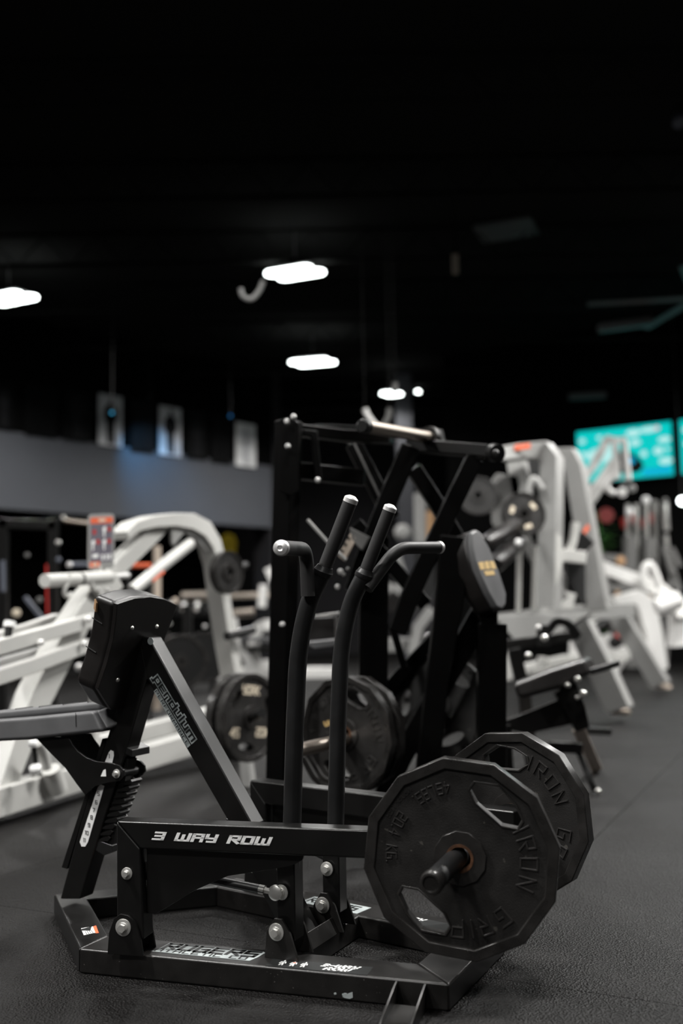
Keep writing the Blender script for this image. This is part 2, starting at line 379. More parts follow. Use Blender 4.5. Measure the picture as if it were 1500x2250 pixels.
# ------------------------------------------------------------------ weight plates (local frame: z = face)
def place(root, R_, loc, roll=0):
    root.rotation_euler = (R_ @ Matrix.Rotation(roll, 3, 'Z')).to_euler(); root.location = V(loc)
def face_rot(fr):       # z towards the viewer side of the frame, x to the right
    return Matrix((-fr.S, V((0, 0, 1)), -fr.N)).transposed()
PR, PT = 0.2286, 0.036
def ngon(r, n=12, ph=8): return [(r * cos(math.radians(ph + 360 * k / n)), r * sin(math.radians(ph + 360 * k / n))) for k in range(n)]
hole_px = [(745, 420), (870, 440), (950, 530), (990, 620), (965, 665), (880, 650), (750, 535), (715, 465)]
hole = [((x - 647) / 2.5 / 219 * PR, (842 - y) / 2.5 / 227 * PR) for x, y in hole_px][::-1]
hc = (sum(p[0] for p in hole) / 8, sum(p[1] for p in hole) / 8)
def grow(L, k): 
    c = (sum(p[0] for p in L) / len(L), sum(p[1] for p in L) / len(L)); out = []
    for x, y in L:
        d = math.hypot(x - c[0], y - c[1]); out.append((x + (x - c[0]) / d * k, y + (y - c[1]) / d * k))
    return out
hole2 = [(-x, -y) for x, y in hole]
def circ(r, n=32, c=(0, 0)): return [(c[0] + r * cos(2 * pi * k / n), c[1] + r * sin(2 * pi * k / n)) for k in range(n)]
def arc_fn(r, a0, k, z, inward=False, kx=None):
    """glyph units to an arc. cap height runs outward (clockwise text) or inward (counter-clockwise text)"""
    kx = kx or k
    def fn(x, y, h):
        if not inward: a = a0 - x * kx / r; rr = r + (y - 3) * k
        else: a = a0 + x * kx / r; rr = r - (y - 3) * k
        return V((rr * cos(a), rr * sin(a), z + h))
    return fn
def twelve_plate(label, group, words=(('IRON GRIP', 25, False), ('45 LBS.', 100, True), ('20.4 KG.', 146, True)), logo=False):
    t = thing('weight_plate', label, 'weight plate', (0, 0, 0), group)
    part('disc', MB().holed(ngon(PR * 0.96), [circ(0.030, 24), hole, hole2], -PT + 0.004, -0.007), 'iron', t, world=False, smooth=False)
    rim = MB(); rim.holed(ngon(PR), [ngon(PR * 0.885)], -PT, 0.0); part('rim', rim, 'iron_lip', t, bevel=0.003, world=False)
    part('hub', MB().holed(ngon(0.062), [circ(0.0262, 24)], -PT - 0.004, -0.001), 'iron_lip', t, bevel=0.002, world=False)
    part('hub_ring', MB().holed(circ(0.0322, 32), [circ(0.0258, 32)], -PT, 0.0006), 'rust', t, world=False)
    for h in (hole, hole2):
        part('grip_lip', MB().holed(grow(h, 0.0065), [grow(h, 0.0005)], -PT + 0.002, -0.0035), 'iron_lip', t, bevel=0.0015, world=False)
    for wd_, a0, inw in (('IRON', 26, False), ('GRIP', -49, False), ('45', 97, True), ('LBS.', 110, True), ('20.4', 144, True), ('KG.', 172, True)):
        k, kx, r = (0.0063, 0.0060, 0.157) if not inw else (0.0040, 0.0029, 0.160)
        mb = text(MB(), wd_, arc_fn(r, math.radians(a0), k, -0.007, inw, kx), sw=0.62 if not inw else 0.8, gap=3.4 if not inw else 1.9, h=0.0036)
        part('lettering', mb, 'letter', t, world=False, smooth=False, bevel=0.0007, seg=1, label='raised lettering')
    for wd_, a0 in (('MADE', 126), ('IN', 137.5), ('USA', 144)):
        mb = text(MB(), wd_, arc_fn(0.189, math.radians(a0), 0.0021, -0.007, True, 0.0017), sw=0.9, gap=2.0, h=0.0018)
        part('lettering', mb, 'letter', t, world=False, smooth=False, label='raised lettering')
    return t
def round_plate(label, group, R_=0.2286, T=0.045, txt=('YORK', '45', '20KG'), holes=True, m='iron', tm='cream'):
    t = thing('weight_plate', label, 'weight plate', (0, 0, 0), group)
    hs = []
    if holes:
        for q in (25, 145, 265):
            cx, cy = R_ * 0.66 * cos(math.radians(q)), R_ * 0.66 * sin(math.radians(q)); ta = math.radians(q + 90)
            L = [(cx + cos(ta) * R_ * 0.26 * cos(b) - sin(ta) * R_ * 0.1 * sin(b), cy + sin(ta) * R_ * 0.26 * cos(b) + cos(ta) * R_ * 0.1 * sin(b)) for b in [2 * pi * k / 14 for k in range(14)]]
            hs.append(L)
    part('disc', MB().holed(circ(R_ * 0.95, 48), [circ(0.03, 20)] + hs, -T, -0.008), m, t, world=False)
    part('rim', MB().holed(circ(R_, 48), [circ(R_ * 0.88, 48)], -T - 0.002, 0), 'iron_lip', t, bevel=0.004, world=False)
    part('hub', MB().holed(circ(0.06, 28), [circ(0.027, 28)], -T, 0), 'iron_lip', t, bevel=0.002, world=False)
    for s_, q in zip(txt, (95, 215, 330)):
        if not s_: continue
        k = R_ * 0.03; wv = text_width(s_, 1.2) * k; r = R_ * 0.62; a = math.radians(q)
        fn = planar((r * cos(a) - wv / 2, r * sin(a) - 3 * k, -0.008), (1, 0, 0), (0, 1, 0), (0, 0, 1), k)
        part('lettering', text(MB(), s_, fn, sw=1.3, gap=1.2, h=0.001), tm, t, world=False, smooth=False, label='cream printed lettering')
    return t
# ------------------------------------------------------------------ the three way row machine
M = Fr((0.3281, 2.6016), 0.4581)
_na = M.w(0.8533, -0.3658, 0); NA = Fr(_na, 0.4581 - 0.2058)
_fa = M.w(0.8533, 0.3658, 0); FA = Fr(_fa, 0.4581 + 0.2058)
row = thing('row_machine', 'black plate loaded rowing machine in the foreground with two tall curved handles', 'exercise machine', M.w(0.6, 0, 0))
def pxpoly(fr, pts, n): return [fr.hit(x, y, n) for x, y in pts]
def plan(fr, pts, z0, z1): return MB().prism([fr.w(u, v, z0) for u, v in pts], (0, 0, z1 - z0))
def side(fr, pts, n0, n1): return MB().prism([fr.w(s, n0, z) for s, z in pts], fr.N * (n1 - n0))
def bolt(parent, p, d, r=0.017, name='bolt', head=True):
    d = V(d).normalized(); mb = MB(); p = V(p)
    mb.lathe(p, d, [(0, r), (0.0025, r), (0.0027, r * 0.98)], 24)
    if head:
        mb.lathe(p, d, [(0.0027, r * 0.62), (0.005, r * 0.60), (0.006, r * 0.5)], 24)
        a = d.orthogonal().normalized(); b = d.cross(a); rr = r * 0.5
        mb.prism([p + d * 0.006 + (a * cos(k * pi / 3) + b * sin(k * pi / 3)) * rr for k in range(6)], d * 0.008)
    return part(name, mb, 'chrome', parent, bevel=0.0008, seg=1)
T = 0.062
# base frame tubes
part('side_tube', plan(M, [(0.9653, -0.3742), (0.9653, -0.256), (0.118, -0.129), (0.0, -0.229)], 0, T), 'powder_dusty', row, bevel=0.006, seg=3)
part('side_tube', plan(M, [(0.9653, 0.385), (0.9653, 0.267), (0.118, 0.11), (0.0, 0.21)], 0, T), 'powder_dusty', row, bevel=0.006, seg=3)
part('rear_tube', plan(M, [(0.0, -0.229), (0.118, -0.129), (0.118, 0.11), (0.0, 0.21)], 0, T), 'powder_dusty', row, bevel=0.006, seg=3)
part('front_tube', plan(M, [(0.9653, -0.3742), (0.9653, -0.256), (1.259, 0.0), (1.392, 0.0)], 0, T), 'powder', row, bevel=0.006, seg=3)
part('front_tube', plan(M, [(0.9653, 0.385), (0.9653, 0.267), (1.259, 0.0), (1.392, 0.0)], 0, T), 'powder', row, bevel=0.006, seg=3)
part('cross_tube', plan(M, [(0.417, -0.19), (0.417, 0.19), (0.52, 0.21), (0.52, -0.21)], 0.001, T - 0.001), 'powder_dusty', row, bevel=0.005, seg=2)
# seat post, stays to the pad
V0 = -0.085
part('seat_post', MB().prism(pxpoly(M, [(131, 1976), (175, 1976), (225, 1812), (277, 1650), (322, 1492), (307, 1397), (300, 1398), (290, 1440), (245, 1590), (225, 1650), (176, 1812)], V0), M.N * 0.062), 'powder', row, bevel=0.005, seg=2)
part('post_guide', MB().prism(pxpoly(M, [(134, 1906), (147, 1910), (232, 1630), (224, 1622), (188, 1740)], V0 + 0.01), M.N * 0.042), 'powder', row, bevel=0.002, seg=1)
part('brace_tube', MB().prism(pxpoly(M, [(305, 1396), (327, 1400), (556, 1815), (520, 1830), (496, 1797), (322, 1492)], V0), M.N * 0.062), 'powder', row, bevel=0.005, seg=3)
q = [M.loc(p) for p in pxpoly(M, [(496, 1797), (556, 1815)], V0)]
part('brace_tube', side(M, [(q[0][0] + 0.005, q[0][2]), (q[1][0], q[1][2] - 0.0), (0.43, T), (0.52, T)], V0 + 0.001, V0 + 0.061), 'powder', row, bevel=0.004)
# numbered scale
def strip(pts): return MB().prism(pxpoly(M, pts, V0 - 0.0008), M.N * 0.0007)
sc = part('number_scale', strip([(215, 1729), (221, 1724), (229, 1727), (193, 1850), (187, 1860), (179, 1860), (175, 1850)]), 'bwhite', row, label='white numbered strip', smooth=False)
part('number_scale', strip([(229, 1678), (239, 1653), (243, 1648), (249, 1651), (250, 1660), (246, 1677)]), 'bwhite', row, label='white tip of the numbered strip', smooth=False)
for s_, x, y in (('1', 240, 1661), ('5', 216.5, 1744), ('6', 211.5, 1763), ('7', 206, 1780), ('8', 201, 1796), ('9', 195.5, 1813), ('10', 190.5, 1830), ('11', 185.5, 1846)):
    p = M.hit(x, y, V0 - 0.0012); k = 0.0017; tw = text_width(s_, 1.8) * k
    ex = (-M.S + V((0, 0, -0.12))).normalized(); ey = V((0, 0, 1))
    part('number', text(MB(), s_, planar(p - ex * tw / 2 - ey * 3 * k, ex, ey, -M.N, k), sw=1.1, gap=1.8, h=0.0004), 'dblack', sc if s_ != '1' else row, smooth=False)
# ratchet rack behind the post
part('ratchet_bar', MB().prism(pxpoly(M, [(262, 1665), (283, 1668), (247, 1856), (212, 1850)], V0 + 0.012), M.N * 0.04), 'powder', row, bevel=0.002)
for k in range(10):
    f = k / 9.0; x = 272 + (224 - 272) * f; y = 1722 + (1846 - 1722) * f
    part('ratchet_tooth', MB().prism(pxpoly(M, [(x - 10, y - 1), (x + 15, y - 9), (x + 18, y - 4), (x + 13, y + 3), (x - 12, y + 4)], V0 + 0.004), M.N * 0.05), 'powder', row, bevel=0.001, seg=1)
part('stop_block', MB().prism(pxpoly(M, [(214, 1846), (246, 1858), (247, 1872), (228, 1880), (208, 1868)], V0 + 0.004), M.N * 0.045), 'teflon', row, bevel=0.002)
part('stop_block', MB().prism(pxpoly(M, [(272, 1638), (290, 1648), (290, 1664), (271, 1654)], V0 + 0.002), M.N * 0.085), 'teflon', row, bevel=0.002)
# curved seat bracket, two plates and the pin between them
sb = [(77, 1620), (213, 1618), (150, 1625), (167, 1643), (187, 1663), (210, 1673), (247, 1677), (262, 1682), (271, 1692), (273, 1705), (264, 1716), (233, 1721), (207, 1728), (187, 1748), (167, 1722), (143, 1688), (110, 1655)]
sb = [(77, 1620), (150, 1620), (158, 1634), (170, 1650), (187, 1663), (210, 1673), (247, 1677), (262, 1682), (271, 1692), (273, 1705), (264, 1716), (233, 1721), (207, 1728), (187, 1748), (167, 1722), (143, 1688), (110, 1655)]
for n in (V0 - 0.022, V0 + 0.075):
    lp = [M.loc(p) for p in pxpoly(M, sb, V0 - 0.022)]
    part('seat_bracket', side(M, [(a, c) for a, b, c in lp], n, n + 0.008), 'powder', row, bevel=0.0015, seg=1)
pc = M.loc(M.hit(257, 1700, V0 - 0.022))
pe = M.loc(M.hit(301, 1693, V0 + 0.07))
part('locking_pin', MB().cyl(M.w(pc[0] - 0.004, V0 - 0.02, pc[2]), M.w(pe[0], V0 + 0.07, pe[2]), 0.0115), 'tube', row)
bolt(row, M.w(pc[0], V0 - 0.023, pc[2]), -M.N, 0.013)
part('lever_plate', MB().prism(pxpoly(M, [(292, 1680), (307, 1684), (308, 1703), (300, 1711), (288, 1706)], V0 + 0.07), M.N * 0.012), 'teflon', row, bevel=0.002)
part('position_window', MB().prism(pxpoly(M, [(227, 1692), (232, 1690), (233, 1706), (221, 1706)], V0 - 0.0225), M.N * 0.0004), 'bwhite', row, label='scale showing through the bracket hole', smooth=False)
# seat pad
zc, v0s, v1s = 0.0, -0.125, 0.045
lp = [M.loc(p) for p in pxpoly(M, [(-60, 1585), (62, 1576), (205, 1562), (226, 1608), (62, 1626), (-60, 1632)], v0s)]
seat = side(M, [(a, c) for a, b, c in lp], v0s, v1s)
seat_o = part('seat_pad', seat, 'vinyl_grey', row, bevel=0.012, seg=4, label='charcoal padded seat')
u0, z0_ = lp[2][0], lp[2][2]; u1, z1_ = lp[3][0], lp[3][2]
mb = MB().prism([M.w(u0 + 0.004, v0s + 0.012, z0_), M.w(u0 - 0.035, v0s + 0.06, z0_ + 0.012), M.w(u0 - 0.075, v0s + 0.06, z0_ - 0.03), M.w(u1 - 0.002, v0s + 0.012, z1_ + 0.004)], M.N * (v1s - v0s - 0.08))
part('seat_nose', mb, 'vinyl_grey', row, bevel=0.008, seg=3)
top = [M.w(lp[0][0], v0s + 0.03, lp[0][2]), M.w(lp[2][0] + 0.02, v0s + 0.03, lp[2][2] + 0.002), M.w(lp[2][0] + 0.02, v1s - 0.03, lp[2][2] + 0.002), M.w(lp[0][0], v1s - 0.03, lp[0][2])]
cush = MB()
tz = V((0, 0, 0.028))
cu = [M.w(lp[0][0], v0s + 0.035, lp[0][2] - 0.004), M.w(lp[2][0] + 0.01, v0s + 0.045, lp[2][2] - 0.004), M.w(lp[2][0] + 0.01, v1s - 0.04, lp[2][2] - 0.004), M.w(lp[0][0], v1s - 0.035, lp[0][2] - 0.004)]
part('seat_cushion', MB().prism(cu, tz), 'vinyl_grey', row, bevel=0.012, seg=3)
for k in range(4):
    f = 0.28 + 0.2 * k; p = cu[0].lerp(cu[1], f) + tz * 1.01; q_ = cu[3].lerp(cu[2], f) + tz * 1.01
    part('seat_seam', MB().tube([p + M.N * 0.01, q_ - M.N * 0.01], 0.0022, 6), 'seam', seat_o)
pv = M.hit(166, 1566, v0s - 0.001)
part('seat_seam', MB().tube([pv, M.hit(167, 1597, v0s - 0.001)], 0.0012, 6), 'seam', seat_o)
# chest pad on a leaning back plane
Lv = (M.S * -0.33 + V((0, 0, 1))).normalized(); Bv = (M.S + V((0, 0, 0.33))).normalized(); PO = M.w(0.985, -0.087, 0.857)
def pad_pt(v, t, b=0): return PO + M.N * v + Lv * t + Bv * b
out = [(-0.158, 0.104), (-0.146, 0.06), (-0.134, 0.0), (-0.134, -0.08), (-0.142, -0.15), (-0.055, -0.222), (0.045, -0.222), (0.118, -0.15), (0.112, -0.08), (0.116, 0.0), (0.128, 0.06), (0.132, 0.102), (0.06, 0.12), (-0.012, 0.127), (-0.085, 0.122)]
part('pad_board', MB().prism([pad_pt(v * 0.985, t * 0.985, 0.0) for v, t in out], Bv * 0.014), 'vinyl', row, bevel=0.002)
pad_o = part('chest_pad', MB().prism([pad_pt(v, t, 0.010) for v, t in out], Bv * 0.078), 'vinyl', row, bevel=0.016, seg=5, label='black vinyl chest pad with a torn corner')
part('torn_foam', MB().prism([pad_pt(-0.160, 0.085, 0.070), pad_pt(-0.1585, 0.094, 0.080), pad_pt(-0.154, 0.066, 0.078), pad_pt(-0.1545, 0.058, 0.068)], M.N * 0.012), 'cardboard', pad_o)
for t_ in (0.03, -0.055):
    part('pad_seam', MB().tube([pad_pt(-0.1405 if t_ > 0 else -0.1355, t_, 0.045), pad_pt(-0.1405 if t_ > 0 else -0.1355, t_ + 0.006, 0.085)], 0.0016, 6), 'seam', pad_o)
for v, t_ in ((-0.061, 0.031), (0.055, 0.033), (-0.064, -0.126)):
    part('bolt', MB().lathe(pad_pt(v, t_, 0), -Bv, [(0, 0.0065), (0.003, 0.0055), (0.005, 0.003)], 14), 'chrome', row)
p = M.hit(332, 1409, V0 - 0.0006)
br = (M.hit(548, 1800, V0) - M.hit(327, 1402, V0)).normalized()
part('round_sticker', MB().lathe(M.hit(331, 1409, V0), -M.N, [(0.0, 0.0105), (0.0012, 0.0105)], 24), 'silver', row, label='round silver sticker')
# brace lettering
p0 = M.hit(337, 1493, V0); p1 = M.hit(421, 1633, V0)
ex = (p1 - p0).normalized(); ey = -M.N.cross(ex); 
if ey.z < 0: ey = -ey
L_ = (p1 - p0).length; k = 0.0036; kxp = L_ / text_width('pendulum', 1.9) * 0.97 / k
o1 = p0 + ex * 0.002 + ey * 0.003
dec = part('brace_decal', text(MB(), 'pendulum', planar(o1, ex, ey, -M.N, k, kxp), sw=2.9, gap=1.9, h=0.0004), 'silver', row, smooth=False, label='silver outlined maker lettering')
part('brace_lettering', text(MB(), 'pendulum', planar(o1, ex, ey, -M.N, k, kxp), sw=1.25, gap=1.9, h=0.0008), 'dblack', row, smooth=False)
o2 = p0 + ex * 0.032 - ey * 0.0165; k2 = 0.00135; kx2 = (L_ - 0.036) / text_width('PERFORMANCE', 2.4) / k2
part('brace_decal', MB().prism([o2 - ex * 0.004 - ey * 0.003, o2 + ex * (L_ - 0.03) - ey * 0.003, o2 + ex * (L_ - 0.03) + ey * (k2 * 7.5), o2 - ex * 0.004 + ey * (k2 * 7.5)], -M.N * 0.0004), 'silver', row, smooth=False)
part('brace_lettering', text(MB(), 'PERFORMANCE', planar(o2, ex, ey, -M.N, k2, kx2), sw=1.0, gap=2.4, h=0.0008), 'dblack', row, smooth=False)
# weld bead
part('weld_bead', MB().tube([M.hit(306 + 17 * f / 8 , 1400 + 92 * f / 8, V0 - 0.0005) for f in range(9)], 0.0016, 6), 'powder', row)

# lever arms
def lever_arm(fr, sg, near):
    """sg: n direction of the outside"""
    n0, n1 = (0.0, 0.058) if near else (-0.058, 0.0)
    arm = part('lever_arm', side(fr, [(0, .392), (-.95, .392), (-.95, .324), (-.068, .324)], n0, n1), 'powder', row, bevel=0.0055, seg=3)
    part('arm_upright', side(fr, [(0, .392), (-.068, .324), (-.0795, .10), (-.003, .10)], n0, n1), 'powder', row, bevel=0.0055, seg=3)
    g = [M_ for M_ in [NA.loc(p) for p in pxpoly(NA, [(322, 1862), (668, 1882), (664, 1890), (640, 1903), (600, 1910), (500, 1925), (430, 1955), (345, 2007), (322, 2007)], 0.022)]]
    gz = [(a, c) for a, b, c in g]
    gz[0] = (gz[0][0], 0.33); gz[1] = (gz[1][0], 0.326)
    part('gusset_plate', side(fr, gz, 0.022 if near else -0.034, 0.034 if near else -0.022), 'powder', row, bevel=0.0012, seg=1)
    nf = n0 if near else n1
    bolt(row, fr.w(-0.0315, n0, .2617), -fr.N, 0.0155)
    bolt(row, fr.w(-0.027, n0 - 0.010, .1305), -fr.N, 0.0215)
    # pivot bracket
    pl = [(-.0 + 0.018, T), (0.014, .115), (0.0, .150), (-.018, .163), (-.04, .160), (-.062, .140), (-.075, .10), (-.082, T)]
    for a in (n0 - 0.010, n1 + 0.002):
        part('pivot_bracket', side(fr, pl, a, a + 0.008), 'powder', row, bevel=0.001, seg=1)
    # horn
    z = 0.353; s = -0.9026
    d = -fr.N if near else fr.N
    st = fr.w(s, n0 if near else n1, z); en = fr.w(-0.862, -0.245, 0.337) if near else fr.w(-0.862, 0.245, 0.337)
    ax = (en - st).normalized()
    h = part('weight_horn', MB().cyl(st, en - ax * 0.012, 0.0238, 28), 'tube', row)
    part('horn_collar', MB().lathe(st, ax, [(0, 0.045), (0.012, 0.045)], 28), 'powder', row)
    part('horn_cap', MB().lathe(en - ax * 0.022, ax, [(0, 0.0258), (0.014, 0.0258), (0.02, 0.0225), (0.0205, 0.018), (0.015, 0.017), (0.0145, 0.002)], 28), 'iron_lip', row, label='worn horn end cap')
lever_arm(NA, -1, True); lever_arm(FA, 1, False)
# decal 3 WAY ROW
q0 = NA.hit(337, 1843.5, -0.0004); q1 = NA.hit(596, 1856.5, -0.0004); qt = NA.hit(337, 1828, -0.0004)
k = (qt - q0).length / 6 * 0.95; wv = text_width('3 WAY ROW', 2.0)
kx = (q1 - q0).length / (wv + 1.5) / k
ex = (q1 - q0).normalized()
part('arm_lettering', text(MB(), '3 WAY ROW', planar(q0, ex, (0, 0, 1), -NA.N, k, kx), sw=1.55, gap=2.0, h=0.0006, shear=0.22), 'bwhite', row, smooth=False, label='white lettering')
# handles
def handle(vv, sg):
    """upright curved handle, v is its side plane, sg the outward side"""
    prof = [(0.436, 0.16), (0.425, 0.36), (0.414, 0.60), (0.401, 0.80), (0.385, 0.885), (0.362, 0.958), (0.326, 1.018)]
    path = fillet([M.w(u, vv, z) for u, z in prof], 0.06, 4)
    hd = part('handle_tube', MB().tube(path, 0.0235, 28), 'tube', row)
    t_ = (M.w(0.241, vv, 1.203) - M.w(0.326, vv, 1.018)).normalized(); c0 = M.w(0.324, vv, 1.022)
    part('handle_collar', MB().lathe(c0 - t_ * 0.008, t_, [(0, 0.0248), (0.004, 0.0262), (0.013, 0.0262), (0.016, 0.024), (0.026, 0.0205)], 28), 'tube', row)
    part('handle_grip', MB().cyl(c0 + t_ * 0.010, M.w(0.243, vv, 1.198), 0.0182, 28), 'grip', row)
    e = M.w(0.243, vv, 1.198)
    part('end_cap', MB().lathe(e, t_, [(0, 0.0188), (0.011, 0.0188), (0.0135, 0.017), (0.019, 0.008), (0.0195, 0.004)], 28), 'alu', row, label='machined aluminium end cap')
    if sg < 0:
        pts = [M.w(0.352, vv - 0.016, 0.955), M.w(0.360, vv - 0.045, 1.02), M.w(0.362, vv - 0.055, 1.077), M.w(0.335, -0.43, 1.078)]
        pts = [M.w(0.352, vv - 0.03, 0.962), M.w(0.352, vv - 0.035, 1.082), M.w(0.304, -0.445, 1.072)]
        e2 = pts[-1]
    else:
        pts = [M.w(0.318, vv + 0.004, 0.985), M.w(0.258, vv + 0.085, 1.100), M.w(0.196, 0.30, 1.107)]
        e2 = pts[-1]
    sp = fillet(pts, 0.05, 8)
    part('side_handle', MB().tube(sp, 0.0182, 28), 'grip', row)
    t2 = (sp[-1] - sp[-2]).normalized()
    part('end_cap', MB().lathe(e2, t2, [(0, 0.0190), (0.009, 0.0190), (0.013, 0.0165), (0.0165, 0.007), (0.0145, 0.0045), (0.0143, 0.001)], 28), 'alu', row, label='machined aluminium end cap')
    # lower block and pivot
    part('handle_foot', MB().box(M.w(0.432, vv, 0.205), M.S, M.N, (0, 0, 1), 0.052, 0.048, 0.20), 'powder', row, bevel=0.004)
    pl = [(0.485, T), (0.478, 0.125), (0.455, 0.160), (0.435, 0.160), (0.412, 0.130), (0.388, T)]
    for a in (vv - 0.042, vv + 0.034):
        part('pivot_bracket', side(M, pl, a, a + 0.008), 'powder_dusty', row, bevel=0.001, seg=1)
    bolt(row, M.w(0.449, vv - 0.042, 0.128), -M.N, 0.0215)
    bolt(row, M.w(0.440, vv - 0.030, 0.222), -M.N, 0.019)
handle(-0.20, -1); handle(0.05, 1)
# link rods from the arm uprights to the handle feet
for a, b in ((NA.w(-0.06, 0.075, 0.262), M.w(0.452, -0.238, 0.222)), (FA.w(-0.06, -0.075, 0.262), M.w(0.452, 0.10, 0.222))):
    d = (b - a).normalized()
    part('link_rod', MB().cyl(a, b - d * 0.03, 0.0115, 16), 'tube', row)
    part('rod_end', MB().lathe(b - d * 0.045, d, [(0, 0.013), (0.014, 0.013), (0.016, 0.008), (0.03, 0.008)], 6), 'chrome', row, smooth=False)
    part('rod_end', MB().lathe(b - M.N * 0.004, M.N, [(-0.006, 0.012), (-0.002, 0.019), (0.006, 0.019), (0.009, 0.012)], 20), 'chrome', row)
    part('link_lug', MB().box(a + d * 0.01 + M.N * -0.012, d, M.N, (0, 0, 1), 0.06, 0.03, 0.05), 'powder', row, bevel=0.004)
part('cross_gusset', side(M, [(0.40, T - 0.002), (0.44, T - 0.002), (0.44, 0.085), (0.42, 0.10)], -0.155, 0.008), 'powder_dusty', row, bevel=0.002)
# writing on the base
def top_decal(px0, px1, s_, ht_px, m, sw, gap=2.0, back=None, z=T, shear=0.0, h=0.0005, kxs=1.0):
    a = PZ(*px0, z + 0.0004); b = PZ(*px1, z + 0.0004); ex = (b - a).normalized(); ey = V((0, 0, 1)).cross(ex); 
    k = ht_px / 6; kx = (b - a).length / text_width(s_, gap) / k * kxs
    return text(MB(), s_, planar(a, ex, ey, (0, 0, 1), k, kx), sw=sw, gap=gap, h=h, shear=shear), (a, b, ex, ey)
mb, (a, b, ex, ey) = top_decal((358, 2084), (556, 2103), 'ROGERS', 0.036, 'dblack', 1.4, shear=0.1)
pl = MB().prism([a - ex * 0.018 - ey * 0.028, b + ex * 0.002 - ey * 0.028, b + ex * 0.012 + ey * 0.0, b + ex * 0.018 + ey * 0.036, b + ex * 0.010 + ey * 0.043, a - ex * 0.004 + ey * 0.043, a - ex * 0.008 + ey * 0.0], (0, 0, 0.0005))
part('base_decal', pl, 'silver', row, smooth=False, label='silver maker decal on the near base tube')
for v in mb.v: v.z += 0.0006
part('base_lettering', mb, 'dblack', row, smooth=False)
mb = text(MB(), 'ATHLETIC CO', planar(a - ex * 0.012 - ey * 0.023 + V((0, 0, 0.0006)), ex, ey, (0, 0, 1), 0.0027, (b - a).length / text_width('ATHLETIC CO', 2.0) / 0.0027), sw=1.0, gap=2.0, h=0.0005)
part('base_lettering', mb, 'dblack', row, smooth=False)
# instruction sticker with three figures and 3-WAY ROW
def way_sticker(p0, p1, z=T):
    a = PZ(*p0, z + 0.0003); b = PZ(*p1, z + 0.0003); ex = (b - a).normalized(); ey = V((0, 0, 1)).cross(ex); L = (b - a).length
    part('instruction_sticker', MB().prism([a, b, b + ey * 0.055, a + ey * 0.055], (0, 0, 0.0004)), 'dblack', row, smooth=False)
    for k in range(3):
        c = a + ex * (0.03 + 0.028 * k) + ey * 0.012 + V((0, 0, 0.0008)); f = lambda x, y: c + ex * x + ey * y
        mb = MB()
        for pth in ([(0, 0), (0.004, 0.014), (0.0045, 0.026)], [(0.008, 0), (0.0065, 0.014), (0.0055, 0.026)], [(-0.003, 0.012), (0.0, 0.024), (0.010, 0.024), (0.012, 0.014)], [(0.005, 0.025), (0.005, 0.034)]):
            for i in range(len(pth) - 1): mb.sweep([f(*pth[i]), f(*pth[i + 1])], 0.0032, 0.0005, (0, 0, 1))
        part('figure_print', mb, 'bwhite', row, smooth=False)
        part('figure_print', MB().sweep([f(0.002, 0.023), f(0.009, 0.023)], 0.004, 0.0008, (0, 0, 1)), 'orange' if k == 1 else 'silver', row, smooth=False)
    o = a + ex * (L * 0.52) + V((0, 0, 0.0006))
    part('base_lettering', text(MB(), '3-WAY', planar(o + ey * 0.031, ex, ey, (0, 0, 1), 0.0026, 1.25), sw=1.5, gap=1.8, h=0.0004, shear=0.3), 'bwhite', row, smooth=False, label='white lettering')
    part('base_lettering', text(MB(), 'ROW', planar(o + ey * 0.010 + ex * 0.012, ex, ey, (0, 0, 1), 0.0026, 1.35), sw=1.5, gap=1.8, h=0.0004, shear=0.3), 'bwhite', row, smooth=False, label='white lettering')
way_sticker((583, 2122), (806, 2143))
# far base tube decals
def far_pt(u, n, z=T): return M.w(u, 0.267 - (0.9653 - u) / 0.847 * 0.157 + n, z)
fe = (far_pt(0.3, 0) - far_pt(0.6, 0)).normalized(); fy = V((0, 0, 1)).cross(fe)
o = far_pt(0.62, 0.03, T + 0.0006)
part('base_decal', MB().prism([o - fe * 0.01 - fy * 0.02, o + fe * 0.2 - fy * 0.02, o + fe * 0.2 + fy * 0.05, o - fe * 0.01 + fy * 0.05], (0, 0, 0.0004)), 'silver', row, smooth=False)
part('base_lettering', text(MB(), 'ROGERS', planar(o + V((0, 0, 0.0006)), fe, fy, (0, 0, 1), 0.006, 0.85), sw=1.4, gap=2.0, h=0.0004), 'dblack', row, smooth=False)
o = far_pt(0.335, 0.02, T + 0.0006)
part('instruction_sticker', MB().prism([o - fe * 0.01 - fy * 0.01, o + fe * 0.23 - fy * 0.01, o + fe * 0.23 + fy * 0.055, o - fe * 0.01 + fy * 0.055], (0, 0, 0.0003)), 'dblack', row, smooth=False)
part('base_lettering', text(MB(), '3-WAY', planar(o + fy * 0.032 + V((0, 0, 0.0004)), fe, fy, (0, 0, 1), 0.003, 1.2), sw=1.5, gap=1.8, h=0.0004, shear=0.3), 'bwhite', row, smooth=False)
part('base_lettering', text(MB(), 'ROW', planar(o + fy * 0.006 + fe * 0.01 + V((0, 0, 0.0004)), fe, fy, (0, 0, 1), 0.003, 1.2), sw=1.5, gap=1.8, h=0.0004, shear=0.3), 'bwhite', row, smooth=False)
